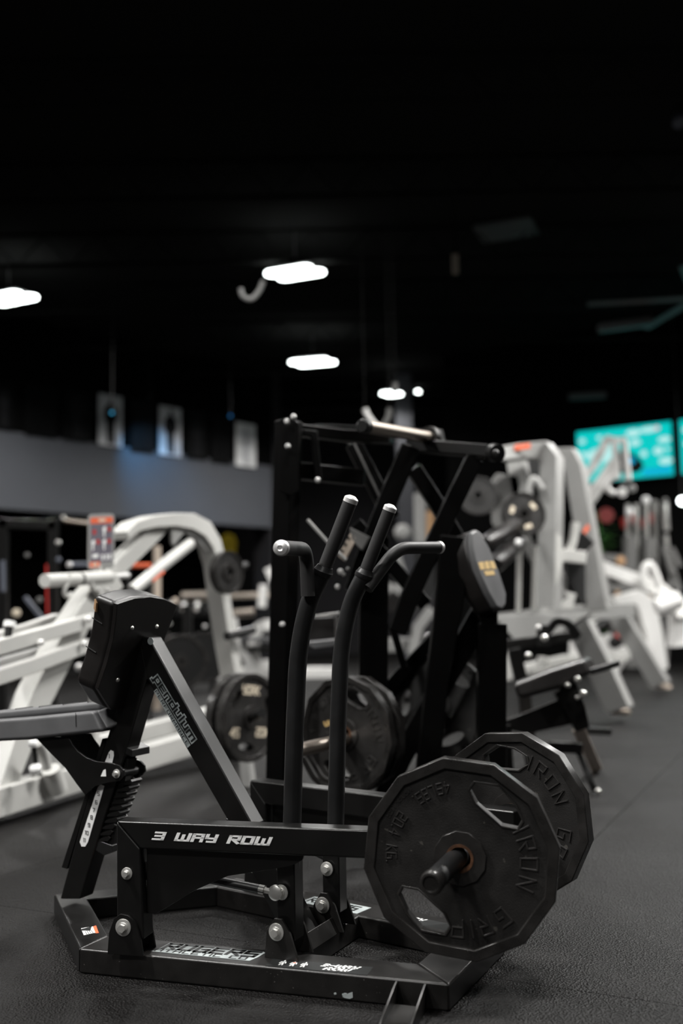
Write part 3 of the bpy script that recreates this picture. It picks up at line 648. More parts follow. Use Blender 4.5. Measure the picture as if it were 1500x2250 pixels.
# warning sticker on the near front tube
c4 = [PZ(178, 2040, T + 0.0004), PZ(204, 2036, T + 0.0004), PZ(212, 2049, T + 0.0004), PZ(184, 2055, T + 0.0004)]
part('warning_sticker', MB().prism(c4, (0, 0, 0.0004)), 'bwhite', row, smooth=False, label='white and orange warning sticker')
c5 = [PZ(204, 2036, T + 0.0005), PZ(211, 2034, T + 0.0005), PZ(217, 2050, T + 0.0005), PZ(210, 2051, T + 0.0005)]
part('warning_sticker', MB().prism(c5, (0, 0, 0.0005)), 'orange', row, smooth=False)
for k in range(4):
    part('sticker_print', MB().sweep([c4[3].lerp(c4[2], 0.25 + 0.16 * k) + V((0, 0, 0.0007)), c4[0].lerp(c4[1], 0.2 + 0.16 * k) * 0.5 + c4[3].lerp(c4[2], 0.2 + 0.16 * k) * 0.5 + V((0, 0, 0.0007))], 0.0016, 0.0004, (0, 0, 1)), 'dblack', row, smooth=False)
part('sticker_print', MB().prism([c4[0].lerp(c4[3], .1) + V((0, 0, .0006)), c4[0].lerp(c4[1], .9) + V((0, 0, .0006)), c4[0].lerp(c4[2], .6) + V((0, 0, .0006)), c4[0].lerp(c4[3], .35) + V((0, 0, .0006))], (0, 0, 0.0003)), 'dblack', row, smooth=False)
# chipped paint on the near side tube
NT = Fr(M.w(0, -0.229, 0), 0.4581 - math.atan2(0.1452, 0.9653))
for pts in ([(751, 2184), (757, 2182), (762, 2183), (760, 2188), (752, 2188)], [(765, 2183), (774, 2180), (775, 2192), (768, 2195), (757, 2193), (752, 2190)], [(733, 2182), (738, 2181), (739, 2185), (734, 2186)]):
    part('paint_chip', MB().prism(pxpoly(NT, pts, -0.0012), NT.N * 0.0010), 'silver', row, smooth=False)
# floor lug in front of the near side tube
for xs in (((868, 2154), (873, 2163), (836, 2256), (826, 2256)), ((931, 2160), (938, 2166), (915, 2256), (905, 2256))):
    a = NT.loc(NT.hit(*xs[0], 0)); s_ = a[0]
    part('lug_plate', MB().prism([NT.w(s_, 0, 0.0), NT.w(s_, 0, 0.058), NT.w(s_, -0.02, 0.054), NT.w(s_, -0.14, 0.022), NT.w(s_, -0.16, 0.0)], -NT.S * 0.006), 'powder_dusty', row, bevel=0.001, seg=1)
sa = NT.loc(NT.hit(868, 2154, 0))[0]; sb_ = NT.loc(NT.hit(931, 2160, 0))[0]
part('lug_plate', MB().prism([NT.w(sa, -0.03, 0.012), NT.w(sb_, -0.03, 0.012), NT.w(sb_, -0.17, 0.004), NT.w(sa, -0.17, 0.004)], (0, 0, 0.005)), 'powder_dusty', row)

# plates on the row machine
near_plate = twelve_plate('near twelve sided black plate on the row machine with a horn poking out', 'twelve sided plates')
place(near_plate, face_rot(NA), NA.w(-0.9026, -0.080, 0.3532))
far_plate = copy_tree(near_plate); far_plate['label'] = 'twelve sided black plate partly hidden behind the nearest plate'
place(far_plate, face_rot(FA), FA.w(-0.8835, 0.045, 0.3587), math.radians(41))
# ------------------------------------------------------------------ generic builders for the machines behind
YD = V((0, 1, 0))
def pts(L, Y0=0):
    out = []
    for q in L: out.append(P(q[0], q[1], q[2] if len(q) > 2 else Y0))
    return out
def bar(parent, name, L, w, d, m, Y=0, sidev=YD, bevel=0.006, rnd=0, label=None):
    p = pts(L, Y)
    if rnd: p = fillet(p, rnd, 6)
    return part(name, MB().sweep(p, w, d, sidev), m, parent, bevel=bevel, seg=2, label=label)
def rod(parent, name, L, r, m, Y=0, rnd=0, seg=14, label=None):
    p = pts(L, Y)
    if rnd: p = fillet(p, rnd, 6)
    return part(name, MB().tube(p, r, seg), m, parent, label=label)
def slab(parent, name, L, vec, m, Y=0, bevel=0.004, label=None):
    return part(name, MB().prism(pts(L, Y), vec), m, parent, bevel=bevel, seg=2, label=label)
def knob(parent, name, q, r, m, d=(0, -1, 0), h=0.02, label=None):
    return part(name, MB().lathe(P(*q), V(d), [(-0.004, r), (h * 0.6, r), (h, r * 0.6)], 18), m, parent, label=label)
def to_floor(px, py, Y): p = P(px, py, Y); return V((p.x, p.y, 0))
def rot_from_normal(n):
    n = V(n).normalized(); x = V((0, 0, 1)).cross(n).normalized(); y = n.cross(x)
    return Matrix((x, y, n)).transposed()

# ------------------------------------------------------------------ white plate loaded machine on the left
wm = thing('plate_loaded_press', 'white plate loaded machine with a curved arch and an instruction placard, at left', 'exercise machine', to_floor(250, 1700, 5.6))
Sw = V((0.907, -0.42, 0))
def pw(x, y, dd=0.0): return (x, y, 4.7 + 0.0037 * x + dd)
def W_(L, dd=0.0): return [pw(x, y, dd) for x, y in L]
bar(wm, 'base_rail', W_([(-70, 1778), (310, 1664), (520, 1602)]), 0.13, 0.12, 'white', sidev=Sw)
bar(wm, 'base_rail', W_([(200, 1640), (330, 1605), (500, 1560)], 0.5), 0.10, 0.10, 'white', sidev=Sw)
bar(wm, 'main_beam', W_([(-25, 1790), (30, 1640), (70, 1540), (140, 1405), (190, 1318), (205, 1296)]), [0.10, 0.13, 0.15, 0.15, 0.12, 0.10], 0.11, 'white', sidev=Sw)
bar(wm, 'upper_beam', W_([(200, 1296), (275, 1225), (330, 1172), (350, 1150)], 0.05), 0.10, 0.09, 'white', sidev=Sw)
bar(wm, 'arch_tube', W_([(262, 1178), (285, 1158), (325, 1147), (370, 1143), (410, 1147), (440, 1163), (460, 1195), (472, 1240), (482, 1320), (497, 1420), (515, 1515), (520, 1600)]), [.05, .06, .07, .08, .10, .11, .105, .10, .095, .09, .09, .10], 0.12, 'white', sidev=Sw)
slab(wm, 'arch_web', W_([(372, 1150), (440, 1165), (462, 1215), (450, 1215), (428, 1185), (400, 1170), (376, 1200), (372, 1190)], -0.02), Sw * 0.02, 'grey')
rod(wm, 'diagonal_strut', W_([(290, 1298), (352, 1246), (418, 1194)], -0.06), 0.036, 'white')
rod(wm, 'strut_lettering', W_([(333, 1277), (358, 1256)], -0.10), 0.012, 'orange', seg=8, label='orange lettering on the strut')
bar(wm, 'lever_arm', W_([(-60, 1438), (60, 1404), (205, 1362)], -0.2), 0.07, 0.05, 'white', sidev=Sw)
bar(wm, 'lever_arm', W_([(-60, 1418), (60, 1385), (125, 1362)], 0.25), 0.07, 0.05, 'white', sidev=Sw)
bar(wm, 'lever_arm', W_([(-60, 1505), (60, 1466), (190, 1418)], -0.2), 0.07, 0.05, 'white', sidev=Sw)
bar(wm, 'lever_arm', W_([(-60, 1478), (20, 1452), (90, 1432)], 0.2), 0.05, 0.05, 'grey', sidev=Sw)
for x, y in ((192, 1361), (182, 1415), (88, 1412)): knob(wm, 'pivot_bolt', pw(x, y, -0.28), 0.016, 'alu', Sw)
knob(wm, 'pivot_bolt', pw(175, 1467, 0.2), 0.014, 'alu', Sw)
rod(wm, 'roller_bar', W_([(98, 1276), (172, 1272)], -0.12), 0.034, 'white', seg=20); rod(wm, 'roller_bar', W_([(178, 1272), (240, 1268)], -0.12), 0.036, 'white', seg=20)
rod(wm, 'roller_bar', W_([(240, 1268), (281, 1264)], -0.12), 0.016, 'alu', seg=14)
rod(wm, 'rubber_ring', W_([(171, 1272), (179, 1272)], -0.12), 0.031, 'black', seg=18)
rod(wm, 'hook_bracket', W_([(152, 1262), (150, 1280), (142, 1292), (140, 1305), (148, 1312), (156, 1304)], -0.16), 0.011, 'white', rnd=0.02)
slab(wm, 'pivot_plate', W_([(196, 1270), (248, 1262), (262, 1290), (240, 1312), (212, 1312), (196, 1295)], -0.1), Sw * 0.03, 'white')
for x, y in ((214, 1297), (233, 1296), (199, 1284)): knob(wm, 'pivot_bolt', pw(x, y, -0.14), 0.012, 'alu', Sw)
bar(wm, 'placard_stem', W_([(222, 1262), (222, 1240)], -0.1), 0.06, 0.03, 'white', sidev=Sw)
bar(wm, 'front_post', W_([(224, 1300), (216, 1400), (208, 1560), (205, 1640)], 0.1), 0.05, 0.05, 'white', sidev=Sw)
rod(wm, 'seat_pin', W_([(20, 1378), (17, 1402)], -0.2), 0.018, 'teflon'); rod(wm, 'pin_cap', W_([(22, 1366), (20, 1378)], -0.2), 0.027, 'bwhite')
rod(wm, 'pull_pin', W_([(74, 1640), (79, 1682)], -0.35), 0.013, 'teflon'); knob(wm, 'pin_cap', pw(72, 1636, -0.36), 0.022, 'bwhite', (0, -0.3, 1)); knob(wm, 'pin_cap', pw(78, 1690, -0.36), 0.026, 'bwhite', (0, -0.6, 1))
rod(wm, 'pivot_link', W_([(84, 1632), (98, 1655), (103, 1690)], -0.3), 0.024, 'white', rnd=0.05)
rod(wm, 'pivot_link', W_([(112, 1690), (128, 1738)], -0.25), 0.045, 'white', seg=18)
slab(wm, 'side_fin', W_([(86, 1634), (150, 1700), (160, 1722), (112, 1745), (60, 1740), (70, 1690)], -0.1), Sw * 0.03, 'grey')
rod(wm, 'weight_horn', W_([(498, 1398), (530, 1391), (556, 1384)], -0.2), 0.028, 'teflon', seg=18)
rod(wm, 'weight_horn', W_([(490, 1262), (515, 1252), (540, 1242)], -0.3), 0.026, 'teflon', seg=18)
# placard
pc0 = P(223, 1190, 5.40); prx = (P(255, 1186, 5.52) - P(193, 1190, 5.40)).normalized(); prz = V((0, 0, 1)); prn = prx.cross(prz)
if prn.y > 0: prn = -prn
def rrect(w_, h_, r, n=5):
    out = []
    for cx, cy, a in ((w_ / 2 - r, h_ / 2 - r, 0), (-w_ / 2 + r, h_ / 2 - r, 90), (-w_ / 2 + r, -h_ / 2 + r, 180), (w_ / 2 - r, -h_ / 2 + r, 270)):
        for k in range(n + 1): q = math.radians(a + 90 * k / n); out.append((cx + r * cos(q), cy + r * sin(q)))
    return out
PWD, PHT = 0.158, 0.30
def pf(x, y, h=0.0): return pc0 + prx * x + prz * y + prn * h
pl_ = part('placard', MB().prism([pf(x, y) for x, y in rrect(PWD, PHT, 0.022)], -prn * 0.008), 'grey', wm, bevel=0.001, label='rounded instruction placard')
def pr(x0, y0, x1, y1, m, h=0.0008):
    part('placard_print', MB().prism([pf(x0, y0, h), pf(x1, y0, h), pf(x1, y1, h), pf(x0, y1, h)], -prn * 0.0006), m, pl_, smooth=False)
pr(-0.068, 0.10, 0.068, 0.132, 'orange'); pr(-0.02, 0.109, 0.024, 0.124, 'cream', 0.0016)
K['slate'] = mat('slate_print', (0.13, 0.12, 0.15), 0.5)
pr(-0.068, -0.112, 0.066, 0.098, 'slate'); pr(-0.07, -0.135, -0.01, -0.108, 'orange', 0.0016); pr(-0.056, -0.128, -0.024, -0.114, 'cream', 0.0022)
for cx, cy in ((0.018, 0.055), (-0.05, -0.015), (0.018, -0.015)):
    mb = MB(); f = lambda x, y: pf(cx + x, cy + y, 0.0018)
    mb.prism([f(-0.012, 0.02), f(0.006, 0.028), f(0.010, 0.01), f(0.0, -0.005), f(0.002, -0.03), f(-0.006, -0.03), f(-0.008, -0.004)], -prn * 0.0006); part('placard_print', mb, 'bwhite', pl_, smooth=False)
for cx, cy in ((-0.045, 0.055), (0.046, 0.066), (-0.022, 0.0), (0.046, 0.0)): pr(cx - 0.010, cy - 0.012, cx + 0.010, cy + 0.012, 'red', 0.0018)
pr(-0.056, -0.085, -0.02, -0.066, 'bwhite', 0.0018)
for x in (0.0, 0.024, 0.046): pr(x, -0.10, x + 0.012, -0.07, 'bwhite', 0.0018)
# its plates
ypl = round_plate('front black plate with cream lettering hanging low on the white machine', 'round plates on the white machine', txt=('YORK', '45', '20KG'))
Rn = rot_from_normal((0.82, -0.57, 0.0))
for ch in list(ypl.children): pass
place(ypl, Rn, P(553, 1577, 5.27), math.radians(-8))
yp2 = copy_tree(ypl); yp2['label'] = 'rear black plate stacked behind the one with cream lettering'
place(yp2, Rn, P(553, 1577, 5.27) + V((-0.82, 0.57, 0)) * 0.075, 0.4)
sp_ = round_plate('small black plate on the upper horn of the white machine', 'round plates on the white machine', R_=0.135, T=0.05, txt=('', '', ''), holes=False)
place(sp_, Rn, P(505, 1258, 6.2))
rod(wm, 'weight_horn', [(520, 1585, 5.5), (575, 1567, 5.13)], 0.024, 'teflon', seg=18)
bar(wm, 'horn_post', [(520, 1600, 6.3), (512, 1590, 5.62)], 0.09, 0.09, 'white', sidev=(0, 0, 1))
bar(wm, 'horn_post', [(537, 1640, 5.55), (548, 1730, 5.5)], 0.06, 0.06, 'grey', sidev=Sw)

# ------------------------------------------------------------------ black lever row machine in the middle
bm = thing('lever_row_machine', 'tall black lever machine with crossing arms and a steel horn, behind the handles', 'exercise machine', to_floor(800, 1700, 4.3))
bk = 'deep'
bar(bm, 'rear_upright', [(634, 925, 4.05), (622, 1400, 4.05), (611, 1880, 4.05)], 0.085, 0.085, bk, sidev=(0.5, 0.86, 0))
slab(bm, 'bolt_plate', [(613, 922, 3.98), (640, 915, 3.98), (656, 930, 3.98), (655, 1080, 3.98), (640, 1090, 3.98), (613, 1080, 3.98)], (0.004, 0.008, 0), bk)
for x, y in ((630, 927), (632, 981), (645, 916), (620, 1372), (698, 1055)): knob(bm, 'bolt', (x, y, 3.95), 0.011, 'alu')
bar(bm, 'top_beam', [(650, 945, 4.1), (760, 958, 4.25), (860, 962, 4.3)], 0.05, 0.08, bk, sidev=(0.3, 0.95, 0))
bar(bm, 'top_beam', [(690, 944, 4.5), (800, 948, 4.5), (945, 955, 4.5)], 0.04, 0.08, bk, sidev=(0, 1, 0))
bar(bm, 'middle_beam', [(655, 1035, 4.1), (720, 1042, 4.2), (800, 1050, 4.3)], 0.07, 0.07, bk)
bar(bm, 'middle_beam', [(645, 950, 4.1), (690, 955, 4.1), (700, 1060, 4.1)], 0.03, 0.05, bk)
h_ = rod(bm, 'weight_horn', [(803, 937, 3.75), (946, 962, 4.25)], 0.0255, 'steel', seg=24, label='brushed steel horn')
d_ = (P(946, 962, 4.25) - P(803, 937, 3.75)).normalized()
part('horn_end_cap', MB().lathe(P(803, 937, 3.75) - d_ * 0.03, d_, [(0, 0.022), (0.006, 0.0275), (0.04, 0.0275)], 24), 'teflon', bm)
part('horn_flange', MB().lathe(P(940, 960, 4.23), d_, [(0, 0.045), (0.02, 0.048), (0.03, 0.048)], 24), 'powder_dusty', bm)
bar(bm, 'horn_mount', [(945, 960, 4.3), (974, 962, 4.4)], 0.07, 0.07, bk)
bar(bm, 'handle_bar', [(890, 978, 4.3), (1068, 992, 4.05)], 0.055, 0.06, bk)
part('bar_end', MB().lathe(P(1094, 996, 3.98), P(1060, 992, 4.1) - P(1094, 996, 3.98), [(0, 0.02), (0.004, 0.036), (0.04, 0.038), (0.05, 0.03)], 24), 'teflon', bm)
knob(bm, 'bolt', (1088, 996, 3.94), 0.014, 'powder_dusty', (-0.1, -1, 0))
bar(bm, 'lever_arm', [(902, 982, 4.2), (858, 1085, 4.2), (800, 1235, 4.2), (778, 1300, 4.2)], 0.085, 0.07, bk)
bar(bm, 'lever_arm', [(1042, 1008, 4.1), (985, 1125, 4.1), (900, 1310, 4.1), (872, 1390, 4.1)], 0.075, 0.07, bk)
bar(bm, 'lever_arm', [(908, 1030, 4.5), (960, 1110, 4.5), (1020, 1215, 4.5)], 0.07, 0.07, bk)
bar(bm, 'lever_arm', [(776, 975, 4.5), (812, 1045, 4.5), (862, 1140, 4.5)], 0.075, 0.06, bk)
slab(bm, 'edge_highlight', [(775, 973, 4.42), (780, 973, 4.42), (849, 1116, 4.42), (844, 1118, 4.42)], (0, 0.004, 0), 'dgrey')  # highlight along the dark arm's edge, painted as a pale strip
rod(bm, 'pull_rod', [(675, 1142, 4.0), (722, 1194, 4.0), (760, 1230, 4.0)], 0.007, 'grey')
bar(bm, 'centre_post', [(822, 1180, 4.35), (820, 1400, 4.35), (818, 1640, 4.35)], 0.125, 0.10, bk)
bar(bm, 'front_post', [(1000, 1180, 4.05), (985, 1330, 4.05), (958, 1500, 4.05), (925, 1840, 4.05)], [0.13, 0.11, 0.085, 0.10], 0.08, bk)
bar(bm, 'floor_strut', [(1060, 1345, 4.2), (960, 1520, 4.2), (880, 1665, 4.2), (838, 1760, 4.2)], [0.10, 0.09, 0.085, 0.085], 0.07, bk)
bar(bm, 'seat_post', [(1080, 1370, 4.1), (1078, 1620, 4.1), (1078, 1830, 4.1)], 0.115, 0.08, bk)
bar(bm, 'back_strut', [(1040, 1200, 4.1), (1060, 1290, 4.1), (1075, 1380, 4.1)], [0.10, 0.12, 0.06], 0.07, bk)
bar(bm, 'cross_link', [(780, 1150, 4.3), (850, 1230, 4.3), (935, 1330, 4.3)], 0.06, 0.06, bk)
bar(bm, 'cross_link', [(860, 1370, 4.3), (888, 1470, 4.3)], 0.03, 0.04, bk); bar(bm, 'cross_link', [(955, 1400, 4.5), (890, 1470, 4.5), (835, 1530, 4.5)], 0.055, 0.05, bk)
bar(bm, 'base_tube', [(600, 1850, 4.1), (830, 1780, 4.5), (1100, 1790, 4.4)], 0.07, 0.08, bk)
rod(bm, 'floor_hook', [(664, 1664, 4.0), (690, 1712, 4.0), (712, 1726, 4.0), (745, 1735, 4.0)], 0.011, 'powder_dusty', rnd=0.05)
# perforated selector bracket and the dark block beside it
sb_o = slab(bm, 'selector_bracket', [(742, 1222, 4.1), (770, 1170, 4.1), (786, 1180, 4.1), (757, 1234, 4.1)], (0.004, 0.03, 0), 'wood', label='tan perforated bracket')
for x, y in ((752, 1211), (759, 1197), (766, 1183)): part('bolt_hole', MB().lathe(P(x, y, 4.098), (0, -1, 0), [(0, 0.006), (0.001, 0.006)], 12), 'black', sb_o)
slab(bm, 'dark_block', [(768, 1158, 4.1), (812, 1180, 4.1), (795, 1210, 4.1), (770, 1185, 4.1)], (0.01, 0.06, 0), 'dgrey')
for x, y, r in ((748, 1256, 0.012), (755, 1262, 0.008), (742, 1290, 0.012), (764, 1250, 0.007)): knob(bm, 'bolt', (x, y, 4.2), r, 'alu')
slab(bm, 'thigh_pad', [(625, 1360, 4.6), (735, 1355, 4.6), (735, 1420, 4.6), (640, 1424, 4.6)], (0.02, 0.12, 0), 'vinyl')
slab(bm, 'steel_edge', [(690, 1352, 4.5), (746, 1344, 4.5), (746, 1351, 4.5), (690, 1358, 4.5)], (0.0, 0.03, 0), 'grey')
slab(bm, 'seat_cover', [(665, 1412, 4.4), (735, 1405, 4.4), (738, 1420, 4.4), (690, 1426, 4.4)], (0, 0.2, 0), 'vinyl_grey')
# its chest pad with gold print
pb = [(1034, 1168), (1046, 1162), (1056, 1168), (1076, 1202), (1100, 1262), (1114, 1305), (1113, 1330), (1104, 1340), (1092, 1336), (1072, 1302), (1048, 1248), (1036, 1205)]
n_ = V((0.75, -0.62, 0.25)).normalized()
pf0 = P(1065, 1250, 4.0)
def onp(x, y, o=0):
    d = ray(x, y); return CAM + d * (((pf0 + n_ * o) - CAM).dot(n_) / d.dot(n_))
bm_pad = part('chest_pad', MB().prism([onp(x, y) for x, y in pb], -n_ * 0.03), 'vinyl_grey', bm, bevel=0.014, seg=4, label='grey oval chest pad with gold print')
part('pad_side', MB().prism([onp(x, y) - n_ * 0.024 for x, y in pb], -n_ * 0.085), 'vinyl', bm_pad, bevel=0.012, seg=3)
for q4 in ([(1050, 1236), (1061, 1234), (1065, 1251), (1055, 1252)], [(1063, 1234), (1072, 1233), (1077, 1250), (1067, 1251)], [(1074, 1233), (1084, 1233), (1090, 1249), (1079, 1250)], [(1062, 1255), (1084, 1253), (1087, 1263), (1067, 1265)]):
    part('gold_print', MB().prism([onp(x, y, 0.0004) for x, y in q4], n_ * 0.0010), 'gold', bm_pad, smooth=False)
# plates of the lever machine
mp = copy_tree(near_plate); mp['label'] = 'black twelve sided plate seen between the two handles'; mp['group'] = 'plates on the black lever machine'
Rm = rot_from_normal((-0.62, -0.78, 0.0)); place(mp, Rm, P(757, 1614, 3.98), 0.3)
for s_, x in (('L', 0),):
    f = planar(V((-0.09, 0.055, -0.0065)), (1, 0.12, 0), (-0.12, 1, 0), (0, 0, 1), 0.0032)
    mb = MB(); 
    for a, b in (((0, 0), (0, 6)), ((0, 0), (16, 0)), ((4, 0), (4, 4)), ((8, 0), (8, 4)), ((4, 4), (8, 4)), ((12, 0), (12, 4)), ((16, 0), (16, 8)), ((16, 8), (19, 8)), ((19, 8), (19, 0))):
        mb.sweep([f(*a, 0), f(*b, 0)], 0.006, 0.001, (0, 0, 1))
    part('maker_script', mb, 'gold', mp, world=False, smooth=False, label='gold script on the plate')
mp2 = copy_tree(near_plate); mp2['label'] = 'second twelve sided plate stacked behind the one between the handles'; mp2['group'] = 'plates on the black lever machine'
place(mp2, Rm, P(757, 1614, 3.98) + V((0.62, 0.78, 0)) * 0.065, 0.12)
rod(bm, 'weight_horn', [(775, 1618, 4.18), (752, 1627, 3.9), (640, 1652, 3.62)], 0.0245, 'steel', seg=20, label='brushed steel horn')
rp = round_plate('round black plate with a bright rim behind the nearest plates', 'plates on the black lever machine', txt=('', '5', ''), holes=True)
place(rp, rot_from_normal((-0.35, -0.93, 0.15)), P(962, 1552, 4.45), 0.5)
rod(bm, 'weight_horn', [(962, 1552, 4.62), (955, 1560, 4.2)], 0.0245, 'teflon', seg=20)

# ------------------------------------------------------------------ adjustable bench at right
bn = thing('adjustable_bench', 'black adjustable bench with an upholstered roller and a tan foot, right of the plates', 'bench', to_floor(1260, 1690, 5.4))
a_, b_ = P(1150, 1512, 4.9), P(1290, 1462, 5.0)
part('pad', MB().sweep([P(1142, 1515, 4.9), P(1222, 1489, 5.0), P(1298, 1460, 5.1)], [0.085, 0.105, 0.085], 0.26, (0.35, 0.93, 0)), 'vinyl', bn, bevel=0.025, seg=4)
bar(bn, 'handle', [(1295, 1476, 5.0), (1325, 1468, 5.05), (1360, 1456, 5.1)], 0.035, 0.035, 'teflon', bevel=0.008)
bar(bn, 'pivot_head', [(1225, 1508, 5.0), (1262, 1500, 5.0)], 0.06, 0.06, 'powder')
bar(bn, 'upright', [(1240, 1512, 5.0), (1262, 1560, 5.0), (1278, 1602, 5.0)], [0.12, 0.10, 0.07], 0.06, 'powder')
bar(bn, 'foot', [(1268, 1598, 5.05), (1292, 1650, 5.45), (1312, 1694, 5.78)], 0.062, 0.06, 'wood', label='tan steel foot')
slab(bn, 'main_beam', [(1100, 1586, 5.0), (1180, 1556, 5.0), (1232, 1535, 5.0), (1262, 1580, 5.0), (1255, 1592, 5.0), (1160, 1612, 5.0), (1098, 1600, 5.0)], (0.03, 0.08, 0), 'powder')
bar(bn, 'foot_rest', [(1285, 1605, 5.5), (1342, 1608, 5.7)], 0.04, 0.05, 'powder'); bar(bn, 'foot_rest', [(1205, 1640, 5.1), (1278, 1644, 5.2)], 0.055, 0.05, 'powder')
for x, y, r in ((1246, 1506, 0.012), (1268, 1492, 0.014), (1280, 1524, 0.016), (1267, 1533, 0.010), (1102, 1582, 0.012)): knob(bn, 'bolt', (x, y, 4.9), r, 'chrome')
bar(bn, 'front_leg', [(1108, 1592, 5.0), (1112, 1660, 5.05), (1116, 1736, 5.1)], 0.06, 0.06, 'powder')
bar(bn, 'base_tube', [(1270, 1650, 5.2), (1298, 1720, 5.1), (1306, 1738, 5.1)], 0.03, 0.03, 'powder'); knob(bn, 'bolt', (1313, 1738, 5.05), 0.014, 'chrome')
# ------------------------------------------------------------------ black flat bench frame under the grey machine
fb = thing('flat_bench_frame', 'low black bench frame with chrome adjuster in front of the grey machine', 'bench', to_floor(1150, 1500, 6.2))
bar(fb, 'top_rail', [(1080, 1420, 6.0), (1180, 1408, 6.2), (1270, 1395, 6.4)], 0.06, 0.06, 'powder')
bar(fb, 'leg', [(1128, 1425, 6.0), (1150, 1520, 6.0), (1168, 1684, 6.0)], 0.075, 0.06, 'powder')
bar(fb, 'adjuster', [(1192, 1372, 6.1), (1194, 1420, 6.1)], 0.07, 0.06, 'teflon'); knob(fb, 'knob', (1182, 1379, 6.0), 0.015, 'alu'); knob(fb, 'knob', (1195, 1402, 6.0), 0.02, 'chrome'); knob(fb, 'knob', (1160, 1440, 6.0), 0.018, 'chrome')
bar(fb, 'curved_lever', [(1200, 1390, 6.2), (1222, 1362, 6.2), (1250, 1370, 6.2), (1270, 1400, 6.2)], 0.05, 0.05, 'powder', rnd=0.06)

# ------------------------------------------------------------------ grey selectorised machine
gm = thing('cable_tower', 'grey steel tower machine with a rounded top and black rollers, right of centre', 'exercise machine', to_floor(1230, 1480, 8.6))
gs = V((0.55, 0.83, 0))
bar(gm, 'upright_frame', [(1100, 1000, 7.6), (1150, 993, 7.7), (1195, 990, 7.8), (1212, 1012, 7.8), (1209, 1150, 7.8), (1206, 1345, 7.8)], [0.11, 0.12, 0.13, 0.14, 0.15, 0.15], 0.16, 'grey', sidev=gs)
bar(gm, 'rear_frame', [(1226, 1003, 8.6), (1250, 1003, 8.6), (1264, 1030, 8.6), (1285, 1150, 8.6), (1318, 1342, 8.6)], [0.13, 0.14, 0.15, 0.16, 0.17], 0.14, 'grey', sidev=gs)
slab(gm, 'top_print', [(1130, 978, 7.6), (1165, 974, 7.6), (1165, 985, 7.6), (1130, 990, 7.6)], (0, 0.01, 0), 'orange', label='orange print')
slab(gm, 'base_plate', [(1084, 1348, 7.4), (1190, 1335, 7.4), (1292, 1338, 8.0), (1300, 1352, 7.9), (1100, 1362, 7.3)], (0, 0, -0.04), 'grey')
slab(gm, 'shelf_box', [(1086, 1354, 7.3), (1292, 1348, 7.3), (1216, 1402, 7.3), (1128, 1404, 7.3)], (0.1, 0.25, 0), 'grey')
bar(gm, 'leg', [(1262, 1352, 8.2), (1312, 1450, 8.2), (1362, 1560, 8.2)], 0.20, 0.14, 'grey', sidev=gs)
bar(gm, 'leg', [(1352, 1345, 11.0), (1400, 1420, 11.0), (1452, 1505, 11.0)], 0.19, 0.14, 'grey', sidev=gs)
bar(gm, 'leg_rail', [(1250, 1348, 8.4), (1385, 1340, 10.8)], 0.10, 0.14, 'grey', sidev=(0, 0, 1))
slab(gm, 'foot_plate', [(1340, 1562, 8.2), (1386, 1562, 8.2), (1384, 1571, 8.2), (1342, 1571, 8.2)], (0.02, 0.16, 0), 'wood'); slab(gm, 'foot_plate', [(1434, 1507, 11.0), (1476, 1507, 11.0), (1474, 1514, 11.0), (1436, 1514, 11.0)], (0.02, 0.2, 0), 'wood')
for x in (1141, 1175): rod(gm, 'guide_rod', [(x, 1200, 7.5), (x - 3, 1345, 7.5)], 0.02, 'chrome', seg=14)
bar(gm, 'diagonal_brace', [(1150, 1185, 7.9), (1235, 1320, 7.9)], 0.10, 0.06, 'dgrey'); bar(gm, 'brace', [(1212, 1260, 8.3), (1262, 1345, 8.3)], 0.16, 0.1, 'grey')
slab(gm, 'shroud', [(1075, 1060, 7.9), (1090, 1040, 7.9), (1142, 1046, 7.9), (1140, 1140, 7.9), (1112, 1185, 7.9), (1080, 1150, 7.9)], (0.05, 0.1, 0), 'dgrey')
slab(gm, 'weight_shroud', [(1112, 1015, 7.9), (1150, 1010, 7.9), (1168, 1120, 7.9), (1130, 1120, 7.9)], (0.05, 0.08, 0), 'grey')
rod(gm, 'curved_arm', [(1158, 1120, 7.7), (1160, 1070, 7.7), (1172, 1048, 7.7), (1190, 1075, 7.7)], 0.03, 'grey', rnd=0.1)
slab(gm, 'dark_recess', [(1150, 1010, 8.05), (1190, 1010, 8.05), (1190, 1060, 8.05), (1152, 1060, 8.05)], (0, 0.02, 0), 'black')
for L in ([(1066, 1196, 7.0), (1146, 1146, 7.4)], [(1088, 1240, 7.0), (1140, 1190, 7.4)]):
    p0_, p1_ = P(*L[0]), P(*L[1]); dd_ = (p1_ - p0_); l_ = dd_.length; part('foam_roller', MB().lathe(p0_, dd_, [(0, 0.05), (0.02, 0.062), (l_ - 0.02, 0.062), (l_, 0.05)], 24), 'vinyl', gm)
    part('roller_cap', MB().lathe(p1_, dd_, [(0, 0.055), (0.02, 0.05)], 20), 'bwhite', gm)
knob(gm, 'pop_pin', (1137, 1193, 7.2), 0.03, 'bwhite', (0.6, -0.6, -0.3))
slab(gm, 'worn_label', [(1272, 1180, 8.3), (1290, 1152, 8.3), (1296, 1158, 8.3), (1278, 1187, 8.3)], (0, 0.02, 0), 'orange', label='orange safety label')
bar(gm, 'carriage', [(1262, 1210, 8.2), (1290, 1180, 8.2)], 0.14, 0.08, 'teflon'); rod(gm, 'carriage_link', [(1264, 1148, 8.1), (1258, 1195, 8.1), (1245, 1222, 8.1)], 0.035, 'white', rnd=0.1)
